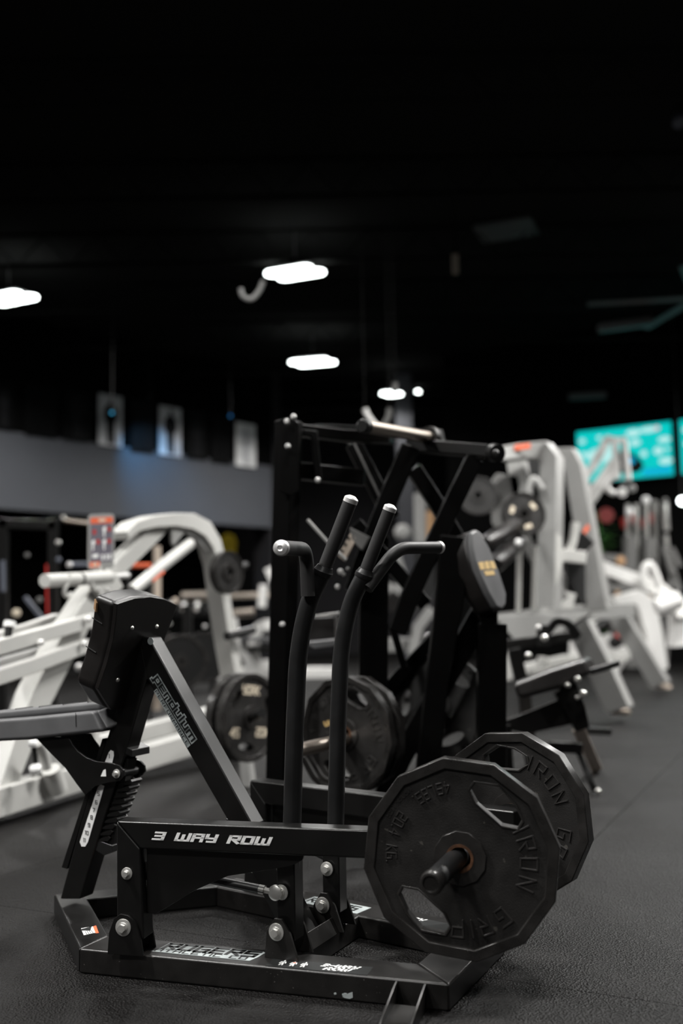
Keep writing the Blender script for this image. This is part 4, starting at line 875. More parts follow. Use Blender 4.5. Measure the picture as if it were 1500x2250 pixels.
bar(gm, 'carriage_bar', [(1215, 1218, 8.1), (1285, 1226, 8.1)], 0.10, 0.1, 'white'); slab(gm, 'side_fin', [(1216, 1165, 7.7), (1232, 1180, 7.7), (1240, 1220, 7.7), (1228, 1270, 7.7), (1214, 1300, 7.7)], (0, 0.05, 0), 'white')
bar(gm, 'inner_post', [(1262, 1230, 8.3), (1262, 1330, 8.3)], 0.16, 0.1, 'black'); bar(gm, 'inner_post', [(1243, 1300, 8.2), (1232, 1345, 8.2)], 0.16, 0.06, 'white')
dp = round_plate('black round plate with three cream marks high on the grey tower', 'plates near the grey tower', R_=0.165, T=0.05, txt=('', '', ''), holes=False)
for q in (40, 160, 285):
    a = math.radians(q); part('cream_mark', MB().box((0.095 * cos(a), 0.095 * sin(a), -0.006), (-sin(a), cos(a), 0), (cos(a), sin(a), 0), (0, 0, 1), 0.055, 0.03, 0.003), 'cream', dp, world=False)
place(dp, rot_from_normal((0.15, -0.97, 0.1)), P(1152, 1129, 7.3)); rod(gm, 'plate_peg', [(1152, 1129, 7.8), (1152, 1129, 7.35)], 0.026, 'teflon')
dp2 = round_plate('small dark plate behind the pads left of the grey tower', 'plates near the grey tower', R_=0.15, T=0.05, txt=('', '', ''), holes=False)
place(dp2, rot_from_normal((-0.2, -0.97, 0.1)), P(1050, 1088, 7.6)); rod(gm, 'plate_peg', [(1100, 1090, 7.95), (1052, 1090, 7.66)], 0.02, 'teflon')
# ------------------------------------------------------------------ televisions
K['screen'] = mat('lit_teal_screen', (0, 0, 0), 0.3, emit=(0.0, 0.62, 0.60), estr=0.95)
K['screen_lt'] = mat('lit_pale_screen', (0, 0, 0), 0.3, emit=(0.55, 0.95, 0.93), estr=0.9)
K['screen_pk'] = mat('lit_pink_screen', (0, 0, 0), 0.3, emit=(0.95, 0.5, 0.6), estr=0.9)
K['screen_bl'] = mat('lit_blue_screen', (0, 0, 0), 0.3, emit=(0.0, 0.45, 0.75), estr=0.9)
tvn = V((0, 0, 1)).cross(rw) * -1
if tvn.y > 0: tvn = -tvn
def tv(c, w_, h_, label, full):
    t = thing('television', label, 'television', c, 'wall televisions')
    f = lambda x, y, z=0: V(c) + rw * x + V((0, 0, 1)) * y + tvn * z
    def q(name, x0, y0, x1, y1, m, z, th=0.004, par=t): return part(name, MB().prism([f(x0, y0, z), f(x1, y0, z), f(x1, y1, z), f(x0, y1, z)], tvn * th), m, par, smooth=False)
    q('casing', -w_ / 2 - 0.02, -h_ / 2 - 0.02, w_ / 2 + 0.02, h_ / 2 + 0.02, 'teflon', -0.05, 0.049)
    sc_ = q('screen', -w_ / 2, -h_ / 2, w_ / 2, h_ / 2, 'screen', 0)
    def blob(x, y, rx, ry, m, z=0.006):
        part('screen_graphic', MB().prism([f(x * w_ / 2 + rx * w_ / 2 * cos(a), y * h_ / 2 + ry * h_ / 2 * sin(a), z) for a in [2 * pi * k / 18 for k in range(18)]], tvn * 0.002), m, sc_, smooth=False)
    blob(-0.88, 0.62, 0.07, 0.10, 'screen_lt'); blob(-0.5, 0.68, 0.06, 0.09, 'screen_lt'); blob(-0.85, 0.1, 0.08, 0.10, 'screen_lt'); blob(-0.6, -0.35, 0.08, 0.2, 'screen_lt'); blob(-0.25, 0.3, 0.06, 0.25, 'screen_lt')
    if full:
        blob(0.22, 0.72, 0.15, 0.14, 'screen_lt'); blob(0.55, 0.78, 0.2, 0.11, 'screen_lt'); blob(0.72, 0.80, 0.05, 0.09, 'screen_pk', 0.009)
        blob(0.25, 0.35, 0.12, 0.12, 'screen_lt'); blob(0.85, 0.35, 0.13, 0.12, 'screen_lt'); blob(0.72, -0.05, 0.10, 0.15, 'screen_lt'); blob(0.90, -0.02, 0.05, 0.07, 'screen_lt'); blob(0.86, -0.45, 0.14, 0.13, 'screen_lt'); blob(0.42, -0.1, 0.07, 0.12, 'screen_lt'); blob(-0.5, 0.0, 0.3, 0.3, 'screen_lt', 0.0055)
        part('screen_graphic', MB().prism([f(x * w_ / 2, y * h_ / 2, 0.007) for x, y in ((-0.3, -0.75), (0.3, -0.8), (0.42, -0.55), (0.3, -0.2), (0.12, 0.02), (-0.05, 0.1), (-0.2, 0.02))], tvn * 0.002), 'dblack', sc_, smooth=False)
        q('screen_graphic', w_ * 0.19, -h_ * 0.46, w_ * 0.48, -h_ * 0.34, 'screen_bl', 0.008, 0.002, sc_); blob(0.16, -0.32, 0.07, 0.12, 'screen_bl', 0.011)
    else:
        for y in (0.62, 0.1, -0.4): blob(-0.6, y, 0.3, 0.13, 'screen_lt')
    return t
# screen corners in the photo: (1262,950) (1470,926) (1482,1048) (1280,1058)
h_l = (P(1262, 950, 17.5).z - P(1276, 1058, 17.5).z); h_r = (P(1470, 926, 16.6).z - P(1482, 1048, 16.6).z)
tvc = (P(1262, 950, 17.5) + P(1276, 1058, 17.5) + P(1470, 926, 16.6) + P(1482, 1048, 16.6)) / 4
tww = (P(1476, 990, 16.6) - P(1268, 1004, 17.5)); tww.z = 0
tv(tvc, tww.length, (h_l + h_r) / 2, 'wide television with a teal screen behind the white pulldown arms', True)
tv(tvc + rw * (tww.length + 0.14), tww.length, (h_l + h_r) / 2, 'television cut off by the right edge of the picture', False)

# ------------------------------------------------------------------ banners on the left wall
K['photo_dark'] = mat('dark_poster', (0.003, 0.003, 0.0032), 0.6, spec=0.1)
K['photo_mid'] = mat('grey_poster', (0.55, 0.55, 0.57), 0.6, var=0.35, vscale=3.0)
K['photo_fig'] = mat('poster_figure', (0.012, 0.012, 0.013), 0.6, spec=0.1, var=0.3, vscale=5)
K['photo_lit'] = mat('pale_poster', (0.85, 0.85, 0.85), 0.6, var=0.2, vscale=3.0)
def wall_hit(x, y, off=0.03):
    d = ray(x, y); o_ = A + wn * -off; return CAM + d * ((o_ - CAM).dot(wn) / d.dot(wn))
# (left x, right x, top y, bottom y, back, figure)
bl = [(-12, 30, 835, 943, 'photo_dark', 'photo_fig', 'dark poster at the left end of the wall'), (55, 126, 846, 958, 'photo_dark', 'photo_dark', 'black poster, second from the left end'),
      (138, 198, 858, 968, 'photo_dark', 'photo_fig', 'black poster with a faint grey figure, left of the first pale one'), (216, 268, 867, 979, 'photo_mid', 'photo_dark', 'grey poster with a black standing figure under the left blue spot'),
      (288, 338, 878, 992, 'photo_dark', 'photo_dark', 'black poster between the two pale figure posters'), (349, 397, 893, 1000, 'photo_mid', 'photo_fig', 'grey poster with a dim figure above the blue glow'),
      (410, 454, 900, 1008, 'photo_dark', 'photo_fig', 'dark poster right of the blue tinted one'), (463, 507, 912, 1017, 'photo_dark', 'photo_dark', 'black poster beside the right hand pale poster'), (517, 560, 929, 1024, 'photo_lit', 'photo_mid', 'palest poster at the right end of the row')]
for x0, x1, y0, y1, mb_, mf, lab in bl:
    c = [wall_hit(x0, y0), wall_hit(x1, y0 + 3), wall_hit(x1, y1 + 2), wall_hit(x0, y1)]
    zt = (c[0].z + c[1].z) / 2; zbm = (c[2].z + c[3].z) / 2
    a = V((c[0].x, c[0].y, 0)); b = V((c[1].x, c[1].y, 0))
    t = thing('wall_poster', lab, 'poster', V((*(a + b).xy / 2, zbm)), 'posters along the left wall')
    part('sheet', MB().prism([V((a.x, a.y, zbm)), V((b.x, b.y, zbm)), V((b.x, b.y, zt)), V((a.x, a.y, zt))], -wn * 0.012), mb_, t)
    g = lambda u, v_: a.lerp(b, u) + V((0, 0, zbm + (zt - zbm) * v_)) - wn * 0.016
    fig = [(0.36, 0.04), (0.48, 0.04), (0.5, 0.4), (0.53, 0.04), (0.66, 0.04), (0.66, 0.45), (0.80, 0.55), (0.78, 0.72), (0.64, 0.80), (0.58, 0.84), (0.57, 0.93), (0.45, 0.93), (0.44, 0.84), (0.36, 0.80), (0.22, 0.72), (0.22, 0.52), (0.34, 0.45)]
    part('printed_figure', MB().prism([g(*p) for p in fig], -wn * 0.002), mf, t, smooth=False)
# ------------------------------------------------------------------ small blue spots
K['blue'] = mat('lit_blue_led', (0, 0, 0), 0.4, emit=(0.02, 0.42, 0.75), estr=0.9)
K['blue2'] = mat('dim_blue_led', (0, 0, 0), 0.4, emit=(0.0, 0.16, 0.42), estr=0.9)
for (x, y, Y, m_, lab) in ((246, 907, 14.0, 'blue', 'tiny blue spot light in front of the first pale poster'), (506, 914, 16.5, 'blue2', 'dimmer blue spot light near the palest poster')):
    c = P(x, y, Y); t = thing('spot_light', lab, 'spot light', c, 'blue spot lights')
    part('hanging_stem', MB().cyl(c + V((0, 0.03, 0.02)), V((c.x, c.y + 0.03, CEIL)), 0.006, 8), 'black', t)
    part('lens', MB().lathe(c, (0, -1, 0), [(0, 0.02), (0.01, 0.02)], 16), m_, t); part('housing', MB().lathe(c + V((0, 0.002, 0)), (0, 1, 0), [(0, 0.028), (0.07, 0.028)], 16), 'black', t)
bp = wall_hit(332, 1010, 0.45); l = bpy.data.lights.new('blue_spot', 'SPOT'); l.energy = 140; l.color = (0.12, 0.5, 1.0); l.spot_size = math.radians(70); l.spot_blend = 0.9; l.shadow_soft_size = 0.05
sp = thing('spot_light', 'dark clip spot washing the grey wall with blue', 'spot light', wall_hit(330, 880, 0.9), 'blue spot lights')
lo = bpy.data.objects.new('blue_spot', l); COL.objects.link(lo); lo.parent = sp; lo.rotation_euler = ((wall_hit(332, 1030, 0.0) - sp.location)).to_track_quat('-Z', 'Y').to_euler()
part('housing', MB().lathe(sp.location + V((0, 0, 0.03)), (0, 0, 1), [(0, 0.03), (0.09, 0.03)], 14), 'black', sp); part('hanging_stem', MB().cyl(sp.location + V((0, 0, 0.1)), V((sp.location.x, sp.location.y, CEIL)), 0.006, 8), 'black', sp)

# ------------------------------------------------------------------ column, hooks, ceiling details
cc = P(886, 900, 20.5); struct('trim_20', MB().box((cc.x, cc.y, CEIL / 2), (1, 0, 0), (0, 1, 0), (0, 0, 1), 0.34, 0.34, CEIL), 'column', bevel=0.01)
struct('trim_21', MB().box(P(1010, 866, 22.6), (1, -0.1, 0), (0.1, 1, 0), (0, 0, 1), 2.6, 0.2, 0.2), 'wall_dark')
def ghook(L, r, lab, m='white', Y=12.0):
    p = fillet(pts(L, Y), 0.12, 6)
    return single('pipe_hook', MB().tube(p, r, 12), m, lab, 'hook', group='curved pipe hooks')
lh = thing('curved_pipe_hook', 'white curved hook dangling just left of the highest middle lamp', 'hook', P(560, 640, 9.0), 'curved pipe hooks')
part('curved_tube', MB().tube(fillet(pts([(578, 618), (570, 640), (551, 660), (531, 650), (529, 634)], 9.0), 0.1, 6), 0.022, 12), 'lit_white', lh)
q_ = P(578, 618, 9.0); part('strap', MB().cyl(q_, V((q_.x, q_.y, CEIL)), 0.0025, 6), 'black', lh)
lh2 = thing('curved_pipe_hook', 'pair of white curved arms right above the steel horn', 'hook', P(830, 915, 9.0), 'curved pipe hooks')
part('curved_tube', MB().tube(fillet(pts([(801, 899), (808, 915), (822, 932), (830, 950)], 9.0), 0.1, 6), 0.028, 12), 'lit_white', lh2)
part('curved_tube', MB().tube(fillet(pts([(855, 898), (854, 915), (845, 930), (836, 950)], 9.0), 0.1, 6), 0.026, 12), 'dgrey', lh2)
part('curved_tube', MB().tube(pts([(868, 842), (866, 862)], 9.0), 0.028, 12), 'dgrey', lh2)
for q_ in (P(801, 899, 9.0), P(855, 898, 9.0), P(868, 842, 9.0)): part('strap', MB().cyl(q_, V((q_.x, q_.y, CEIL)), 0.0025, 6), 'black', lh2)
part('yoke', MB().tube(pts([(830, 950), (836, 950)], 9.0), 0.026, 12), 'dgrey', lh2)
struct('trim_30', MB().box(P(1112, 505, 12.5), (1, -0.4, 0), (0.4, 1, 0), (0, 0, 1), 0.75, 0.6, 0.04), 'wood' if False else 'lampbody')
for (a, b, lab, Y) in (((1315, 722), (1430, 706), 'unlit strip lamp catching teal light at upper right', 13.0), ((1250, 872), (1330, 868), 'unlit strip lamp low over the televisions', 17.0)):
    pa, pb_ = P(*a, Y), P(*b, Y)
    t = thing('strip_lamp', lab, 'strip lamp', pa, 'unlit strip lamps'); part('housing', MB().sweep([pa, pb_], 0.10, 0.16, YD), 'lampbody', t, bevel=0.01)
    part('hanger', MB().cyl(pa.lerp(pb_, 0.5), V((*pa.lerp(pb_, 0.5).xy, CEIL)), 0.006, 6), 'black', t)
t = thing('ceiling_fan', 'dark ceiling fan at the upper right edge', 'ceiling fan', P(1530, 660, 12.5))
fc = P(1530, 655, 12.5); part('motor', MB().lathe(fc, (0, 0, 1), [(-0.08, 0.1), (0.1, 0.14), (0.14, 0.06)], 20), 'lampbody', t); part('down_rod', MB().cyl(fc, V((fc.x, fc.y, CEIL)), 0.02, 8), 'black', t)
for k in range(5):
    a = 0.5 + 2 * pi * k / 5; dv = V((cos(a), sin(a), 0)); part('blade', MB().box(fc + dv * 0.75, dv, (-dv.y, dv.x, 0.15), (0, 0, 1), 1.25, 0.11, 0.012), 'lampbody', t)
c = P(1000, 580, 11.5); t = thing('junction_box', 'small tan box hanging under the dark ceiling', 'electrical box', c); part('box', MB().box(c, (0.3, 1, 0), (1, -0.3, 0), (0, 0, 1), 0.05, 0.07, 0.24), 'wood', t, bevel=0.01); part('conduit', MB().cyl(c, V((c.x, c.y, CEIL)), 0.012, 8), 'ceil', t)
c = P(918, 862, 24 * 0.9); t = thing('ceiling_lamp', 'small round lit lamp just right of the grey column', 'ceiling lamp', c); part('lens', MB().lathe(c, (0, -1, 0), [(0, 0.05), (0.05, 0.03)], 16), 'lampface', t); part('hanger', MB().cyl(c, V((c.x, c.y + 0.03, CEIL)), 0.01, 8), 'black', t)
c = P(1498, 1101, 15); t = thing('ceiling_lamp', 'bright round lamp at the right edge below the televisions', 'ceiling lamp', c); part('lens', MB().lathe(c, (0, -1, 0), [(0, 0.06), (0.05, 0.03)], 16), 'lampface', t); part('hanger', MB().cyl(c, V((c.x, c.y + 0.03, CEIL)), 0.01, 8), 'black', t)
K['bspk'] = mat('slate_housing', (0.10, 0.11, 0.14), 0.5)
c = P(1492, 268, 9.5); t = thing('ceiling_lamp', 'unlit slate coloured lamp at the upper right corner', 'ceiling lamp', c); part('housing', MB().lathe(c, (0, -0.5, -1), [(-0.1, 0.04), (0, 0.07), (0.02, 0.07)], 18), 'bspk', t); part('hanger', MB().cyl(c, V((c.x, c.y, CEIL)), 0.01, 8), 'black', t)

# ------------------------------------------------------------------ white pulldown tower in front of the televisions
pt_ = thing('pulldown_machine', 'white pulldown arms with curved handles in front of the teal television', 'exercise machine', to_floor(1330, 1400, 11.5))
bar(pt_, 'arm', [(1285, 1112, 11.5), (1320, 1060, 11.5), (1352, 1015, 11.5)], 0.13, 0.1, 'lit_white'); bar(pt_, 'arm', [(1278, 1060, 12), (1305, 1020, 12), (1334, 965, 12)], 0.09, 0.08, 'lit_white')
bar(pt_, 'cross_head', [(1330, 962, 11.6), (1350, 968, 11.6), (1374, 966, 11.6)], 0.06, 0.10, 'lit_white')
for L in ([(1350, 970), (1352, 1000), (1356, 1052)], [(1371, 968), (1374, 1000), (1380, 1055)]): rod(pt_, 'hanger_tube', [(x, y, 11.4) for x, y in L], 0.038, 'lit_white')
rod(pt_, 'curved_handle', [(x, y, 11.3) for x, y in ((1348, 1048), (1334, 1058), (1332, 1076), (1350, 1085))], 0.032, 'lit_white', rnd=0.15)
knob(pt_, 'handle_end', (1366, 1082, 11.2), 0.055, 'lit_white'); knob(pt_, 'handle_end', (1388, 1073, 11.2), 0.045, 'grey'); knob(pt_, 'handle_end', (1369, 1066, 11.25), 0.03, 'dgrey')
bar(pt_, 'tower_post', [(1286, 1110, 11.6), (1275, 1200, 11.6), (1262, 1478, 11.6)], 0.13, 0.12, 'lit_white')
# ------------------------------------------------------------------ white leg press at the far right
lp_ = thing('leg_press', 'white leg press with thick sloping tubes at the right edge', 'exercise machine', to_floor(1440, 1450, 14.0))
bar(lp_, 'sled_rail', [(1312, 1244, 13.80), (1370, 1266, 13.80), (1436, 1290, 13.80), (1470, 1318, 13.52), (1500, 1352, 13.25)], [0.166, 0.166, 0.179, 0.207, 0.207], 0.229, 'lit_white')
rod(lp_, 'hand_loop', [(x, y, 13.52) for x, y in ((1412, 1278), (1415, 1245), (1428, 1238), (1440, 1262), (1450, 1292))], 0.052, 'lit_white', rnd=0.15)
rod(lp_, 'foot_roller', [(1442, 1336, 13.11), (1492, 1318, 13.11)], 0.117, 'lit_white', seg=20); bar(lp_, 'rear_post', [(1492, 1315, 13.39), (1488, 1380, 13.39), (1492, 1420, 13.39)], [0.276, 0.166, 0.276], 0.229, 'lit_white')
bar(lp_, 'frame_leg', [(1345, 1322, 14.49), (1395, 1312, 14.49), (1415, 1330, 14.49), (1430, 1390, 14.49), (1442, 1470, 14.49)], [0.138, 0.193, 0.276, 0.235, 0.235], 0.305, 'lit_white')
bar(lp_, 'frame_leg', [(1362, 1352, 14.49), (1398, 1425, 14.49)], 0.179, 0.166, 'lit_white'); bar(lp_, 'frame_leg', [(1398, 1425, 14.49), (1340, 1432, 14.49)], 0.110, 0.166, 'lit_white')
bar(lp_, 'cross_frame', [(1296, 1362, 14.08), (1335, 1352, 14.08)], 0.207, 0.138, 'lit_white'); bar(lp_, 'cross_frame', [(1330, 1395, 14.08), (1345, 1440, 14.08)], 0.138, 0.138, 'lit_white')
rod(lp_, 'grip', [(1310, 1382, 12.97), (1356, 1350, 12.97)], 0.076, 'teflon', seg=18); knob(lp_, 'grip_cap', (1360, 1347, 12.90), 0.062, 'alu'); rod(lp_, 'red_lever', [(1354, 1402, 13.25), (1368, 1385, 13.25)], 0.041, 'red'); knob(lp_, 'dark_knob', (1350, 1412, 13.11), 0.083, 'teflon')
bar(lp_, 'floor_rail', [(1402, 1470, 17.25), (1500, 1468, 17.25)], 0.193, 0.221, 'lit_white')
bar(lp_, 'stay', [(1300, 1410, 13.80), (1318, 1448, 13.80)], 0.069, 0.069, 'lit_white'); bar(lp_, 'stay', [(1376, 1440, 14.21), (1350, 1478, 14.21)], 0.069, 0.069, 'lit_white')
# ------------------------------------------------------------------ cable columns with chrome rods
for i, (x, y0, y1, lab) in enumerate(((1383, 1178, 1262, 'pale weight stack column with chrome rods, left of the pair'), (1424, 1182, 1250, 'pale weight stack column with chrome rods, right of the pair'))):
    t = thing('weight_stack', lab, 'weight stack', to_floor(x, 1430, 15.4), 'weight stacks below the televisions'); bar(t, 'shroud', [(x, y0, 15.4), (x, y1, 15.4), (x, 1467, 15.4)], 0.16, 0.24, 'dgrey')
    for dx in (-4, 14): rod(t, 'guide_rod', [(x + dx, 1108 if i == 0 else 1100, 15.7), (x + dx + (6 if dx > 0 else 0), 1330, 15.7)], 0.036, 'chrome', seg=10)
    bar(t, 'upright', [(x + 30, 1115, 16.0), (x + 34, 1463, 16.0)], 0.06, 0.12, 'powder')
    knob(t, 'pulley', (x + (-1 if i == 0 else -6), 1124 if i == 0 else 1099, 15.2), 0.06, 'bwhite', h=0.05)
    for s2 in ((-14, 1150), (8, 1140)): bar(t, 'red_carriage', [(x + s2[0], s2[1] - 12, 15.9), (x + s2[0] + 4, s2[1] + 10, 15.9)], 0.09, 0.08, 'red')
t = thing('angled_machine', 'dark grey angled machine between the weight stacks and the right edge', 'exercise machine', to_floor(1475, 1420, 15.1)); rod(t, 'guide_rod', [(1460, 1102, 15.4), (1464, 1165, 15.4)], 0.05, 'chrome'); rod(t, 'guide_rod', [(1462, 1175, 15.4), (1466, 1212, 15.4)], 0.04, 'chrome')
bar(t, 'frame', [(1458, 1200, 15.1), (1478, 1262, 15.1), (1490, 1300, 15.1)], 0.10, 0.1, 'dgrey'); bar(t, 'frame', [(1474, 1205, 15.1), (1492, 1245, 15.1)], 0.07, 0.1, 'dgrey'); bar(t, 'frame', [(1478, 1262, 15.1), (1466, 1300, 15.1), (1460, 1468, 15.1)], 0.07, 0.1, 'dgrey'); knob(t, 'top_wheel', (1461, 1100, 15.3), 0.04, 'dgrey')
# blue grey machines low behind the leg press
t = thing('cable_machine', 'blue grey machine frame low behind the white leg press', 'exercise machine', to_floor(1380, 1420, 14.9))
for L, w2 in (([(1322, 1225), (1362, 1228), (1376, 1300)], 0.12), ([(1330, 1268), (1338, 1330), (1350, 1430)], 0.08), ([(1338, 1290), (1420, 1300)], 0.10), ([(1352, 1262), (1412, 1262)], 0.07), ([(1395, 1290), (1410, 1322)], 0.07)):
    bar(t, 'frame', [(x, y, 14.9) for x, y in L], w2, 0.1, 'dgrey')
bar(t, 'tan_pad', [(1350, 1315, 14.8), (1358, 1298, 14.8)], 0.05, 0.05, 'cardboard'); knob(t, 'ball', (1363, 1232, 14.8), 0.07, 'cardboard'); knob(t, 'yellow_knob', (1430, 1312, 14.7), 0.04, 'gold'); knob(t, 'white_pulley', (1445, 1303, 14.7), 0.05, 'grey')
# plant and red machine in the distance
t = thing('potted_plant', 'blurred green plant in the distance left of the weight stacks', 'plant', to_floor(1318, 1400, 16)); c = P(1320, 1185, 16)
part('pot', MB().lathe(V((c.x, c.y, 0)), (0, 0, 1), [(0, 0.14), (0.38, 0.2)], 16), 'dgrey', t); part('stem', MB().cyl(V((c.x, c.y, 0.3)), c - V((0, 0, 0.1)), 0.02, 8), 'green', t)
rnd_ = random.Random(3); lf = MB()
for k in range(90):
    d = V((rnd_.gauss(0, 1), rnd_.gauss(0, 1), rnd_.gauss(0, 1))).normalized(); o = c + d * rnd_.uniform(0, 0.2) + V((0, 0, rnd_.uniform(-0.2, 0.25))); s_ = d.cross(V((0.1, 0.2, 1))).normalized() * 0.03
    lf.prism([o, o + d * 0.08 + s_, o + d * 0.18, o + d * 0.08 - s_], V((0, 0, 0.002)))
part('foliage', lf, 'green', t, smooth=False, kind='stuff')
for x, y, r, lab in ((1330, 1133, 0.12, 'dark red round cushion hanging beside the plant'), ):
    single('red_cushion', MB().lathe(P(x, y, 15.5), (0, -1, 0), [(0, r), (0.06, r)], 20), 'darkred', lab, 'cushion')
# ------------------------------------------------------------------ white benches in the middle distance
t = thing('olympic_bench', 'white bench station in the gap left of the handles', 'bench', to_floor(560, 1480, 14.4), 'white benches in the distance')
bar(t, 'upright', [(590, 1248, 14.38), (600, 1270, 14.38), (618, 1300, 14.38), (622, 1345, 14.38)], 0.125, 0.125, 'lit_white'); bar(t, 'rail', [(625, 1373, 14.38), (572, 1373, 14.38), (558, 1400, 14.38), (556, 1480, 14.38)], 0.150, 0.150, 'lit_white', rnd=0.1)
bar(t, 'post', [(579, 1285, 14.12), (575, 1335, 14.12)], 0.112, 0.112, 'lit_white'); bar(t, 'base', [(430, 1484, 15.00), (560, 1478, 15.00), (735, 1478, 15.00)], 0.150, 0.375, 'lit_white'); bar(t, 'base', [(530, 1425, 14.25), (625, 1425, 14.25)], 0.088, 0.125, 'dgrey')
bar(t, 'pad', [(528, 1403, 14.00), (630, 1406, 14.00)], 0.062, 0.350, 'vinyl_grey'); bar(t, 'leg', [(510, 1355, 14.12), (520, 1420, 14.12), (545, 1450, 14.12), (548, 1485, 14.12)], 0.112, 0.112, 'lit_white'); bar(t, 'brace', [(600, 1330, 14.25), (622, 1340, 14.25)], 0.100, 0.100, 'lit_white')
rod(t, 'barbell', [(400, 1311, 14.50), (462, 1309, 14.50)], 0.069, 'steel'); rod(t, 'barbell', [(488, 1311, 14.50), (600, 1306, 14.50)], 0.037, 'steel'); rod(t, 'horn', [(512, 1349, 13.75), (558, 1345, 13.75)], 0.056, 'steel'); bar(t, 'front_cover', [(560, 1468, 14.50), (640, 1466, 14.50)], 0.225, 0.125, 'lit_white')
t = thing('incline_bench', 'pale frame of a bench between the right handle and the black post', 'bench', to_floor(890, 1480, 10.5), 'white benches in the distance')
bar(t, 'upright', [(868, 1215, 10.5), (882, 1260, 10.5), (888, 1315, 10.5)], 0.09, 0.1, 'grey'); bar(t, 'arm', [(948, 1338, 10.5), (918, 1378, 10.5), (905, 1440, 10.5)], 0.10, 0.1, 'grey'); bar(t, 'seat', [(848, 1290, 10.4), (880, 1298, 10.4)], 0.1, 0.1, 'grey')
bar(t, 'base', [(845, 1418, 11), (930, 1415, 11)], 0.14, 0.2, 'grey'); slab(t, 'side_panel', [(910, 1355, 10.8), (962, 1300, 10.8), (965, 1440, 10.8), (912, 1440, 10.8)], (0, 0.05, 0), 'wall_dark'); knob(t, 'bolt', (941, 1401, 10.3), 0.035, 'alu'); bar(t, 'post', [(905, 1436, 10.5), (906, 1536, 10.5)], 0.07, 0.07, 'powder'); bar(t, 'floor_rail', [(850, 1530, 10.6), (960, 1530, 10.6)], 0.05, 0.4, 'powder'); bar(t, 'link', [(880, 1298, 10.4), (886, 1340, 10.45), (905, 1400, 10.5)], 0.05, 0.05, 'powder'); bar(t, 'dark_pad', [(850, 1312, 10.3), (890, 1345, 10.3)], 0.18, 0.1, 'vinyl')
knob(t, 'cap', (905, 1276, 10.2), 0.04, 'cream')
t = thing('storage_cabinet', 'upright white and tan board standing behind the right handle', 'cabinet', to_floor(925, 1400, 15)); bar(t, 'tan_side', [(943, 1125, 15), (944, 1195, 15)], 0.11, 0.3, 'cardboard'); bar(t, 'white_side', [(922, 1085, 15), (923, 1195, 15)], 0.16, 0.25, 'grey'); bar(t, 'dark_base', [(932, 1195, 15), (934, 1484, 15)], 0.3, 0.3, 'black')
knob(t, 'white_bundle', (884, 1170, 14.6), 0.12, 'grey', h=0.1); bar(t, 'bracket', [(886, 1172, 14.8), (925, 1172, 15)], 0.06, 0.06, 'dgrey')
t = thing('far_bench', 'white and grey floor frame under the grey tower', 'bench', to_floor(1150, 1500, 9.0), 'white benches in the distance'); bar(t, 'base', [(1085, 1485, 9.5), (1240, 1450, 10.5), (1380, 1440, 11)], 0.09, 0.2, 'white'); bar(t, 'post', [(1107, 1430, 9.2), (1112, 1495, 9.2)], 0.10, 0.1, 'white'); bar(t, 'rail', [(1162, 1476, 8.5), (1212, 1476, 8.5)], 0.05, 0.1, 'white'); bar(t, 'hub', [(1182, 1458, 9.0), (1200, 1458, 9.0)], 0.12, 0.1, 'white')
# ------------------------------------------------------------------ dumbbell rack and plate tree in the dark at left
def dumbbell(c, L=0.17, r=0.062):
    t = thing('dumbbell', 'dumbbell', 'dumbbell', c, 'dumbbells on the dark rack'); d = V((0.25, -0.95, 0.2)).normalized(); c = V(c) + V((0, 0, r))
    part('handle', MB().cyl(c - d * L, c + d * L, 0.016, 10), 'chrome', t)
    for s_ in (-1, 1): part('head', MB().lathe(c + d * s_ * L * 0.55, d * s_, [(0, r * 0.9), (0.01, r), (L * 0.62, r), (L * 0.66, r * 0.8)], 14), 'teflon', t); part('head_cap', MB().lathe(c + d * s_ * L * 1.21, d * s_, [(0, r * 0.5), (0.006, r * 0.5)], 12), 'chrome', t)
    return t
ra_ = P(300, 1425, 12.5); rb_ = P(470, 1425, 12.5)
t = thing('dumbbell_rack', 'black two tier dumbbell rack in the dark behind the white machine', 'rack', V((*((ra_ + rb_) / 2).xy, 0)))
for z in (0.45, 0.95):
    part('shelf', MB().box(V((*((ra_ + rb_) / 2).xy, z)), (1, 0, 0), (0, 1, 0.0), (0, 0, 1), (rb_ - ra_).length + 0.2, 0.35, 0.04), 'powder', t, bevel=0.004)
for p in (ra_, rb_): part('leg', MB().box(V((p.x, p.y, 0.5)), (1, 0, 0), (0, 1, 0), (0, 0, 1), 0.06, 0.3, 1.0), 'powder', t, bevel=0.004)
db0 = None; i = 0
names = ['left end', 'second', 'third', 'middle', 'fifth', 'sixth', 'right end']
for zi, z in enumerate((0.475, 0.975)):
    for k in range(6):
        p = ra_.lerp(rb_, 0.06 + 0.176 * k); c = V((p.x, p.y, z))
        if db0 is None: db0 = dumbbell(c); o = db0
        else: o = copy_tree(db0); o.location = c
        o['label'] = '%s dumbbell from the left on the %s shelf of the dark rack' % (('first', 'second', 'third', 'fourth', 'fifth', 'sixth')[k], ('lower', 'upper')[zi])
pt2 = round_plate('large black plate in the shadows, right of the black chest pad', 'plates in the shadows at left', R_=0.225, T=0.06, txt=('', '', ''), holes=False, m='teflon')
place(pt2, rot_from_normal((0.5, -0.86, 0)), P(398, 1455, 8.2)); pt3 = copy_tree(pt2); pt3['label'] = 'large black plate in the shadows, nearest the white leg'; place(pt3, rot_from_normal((0.3, -0.95, 0)), P(448, 1445, 8.9))
pt4 = copy_tree(pt2); pt4['label'] = 'black plate in the shadows between the chest pad and the dumbbells'; place(pt4, rot_from_normal((0.6, -0.8, 0)), P(345, 1440, 8.6))
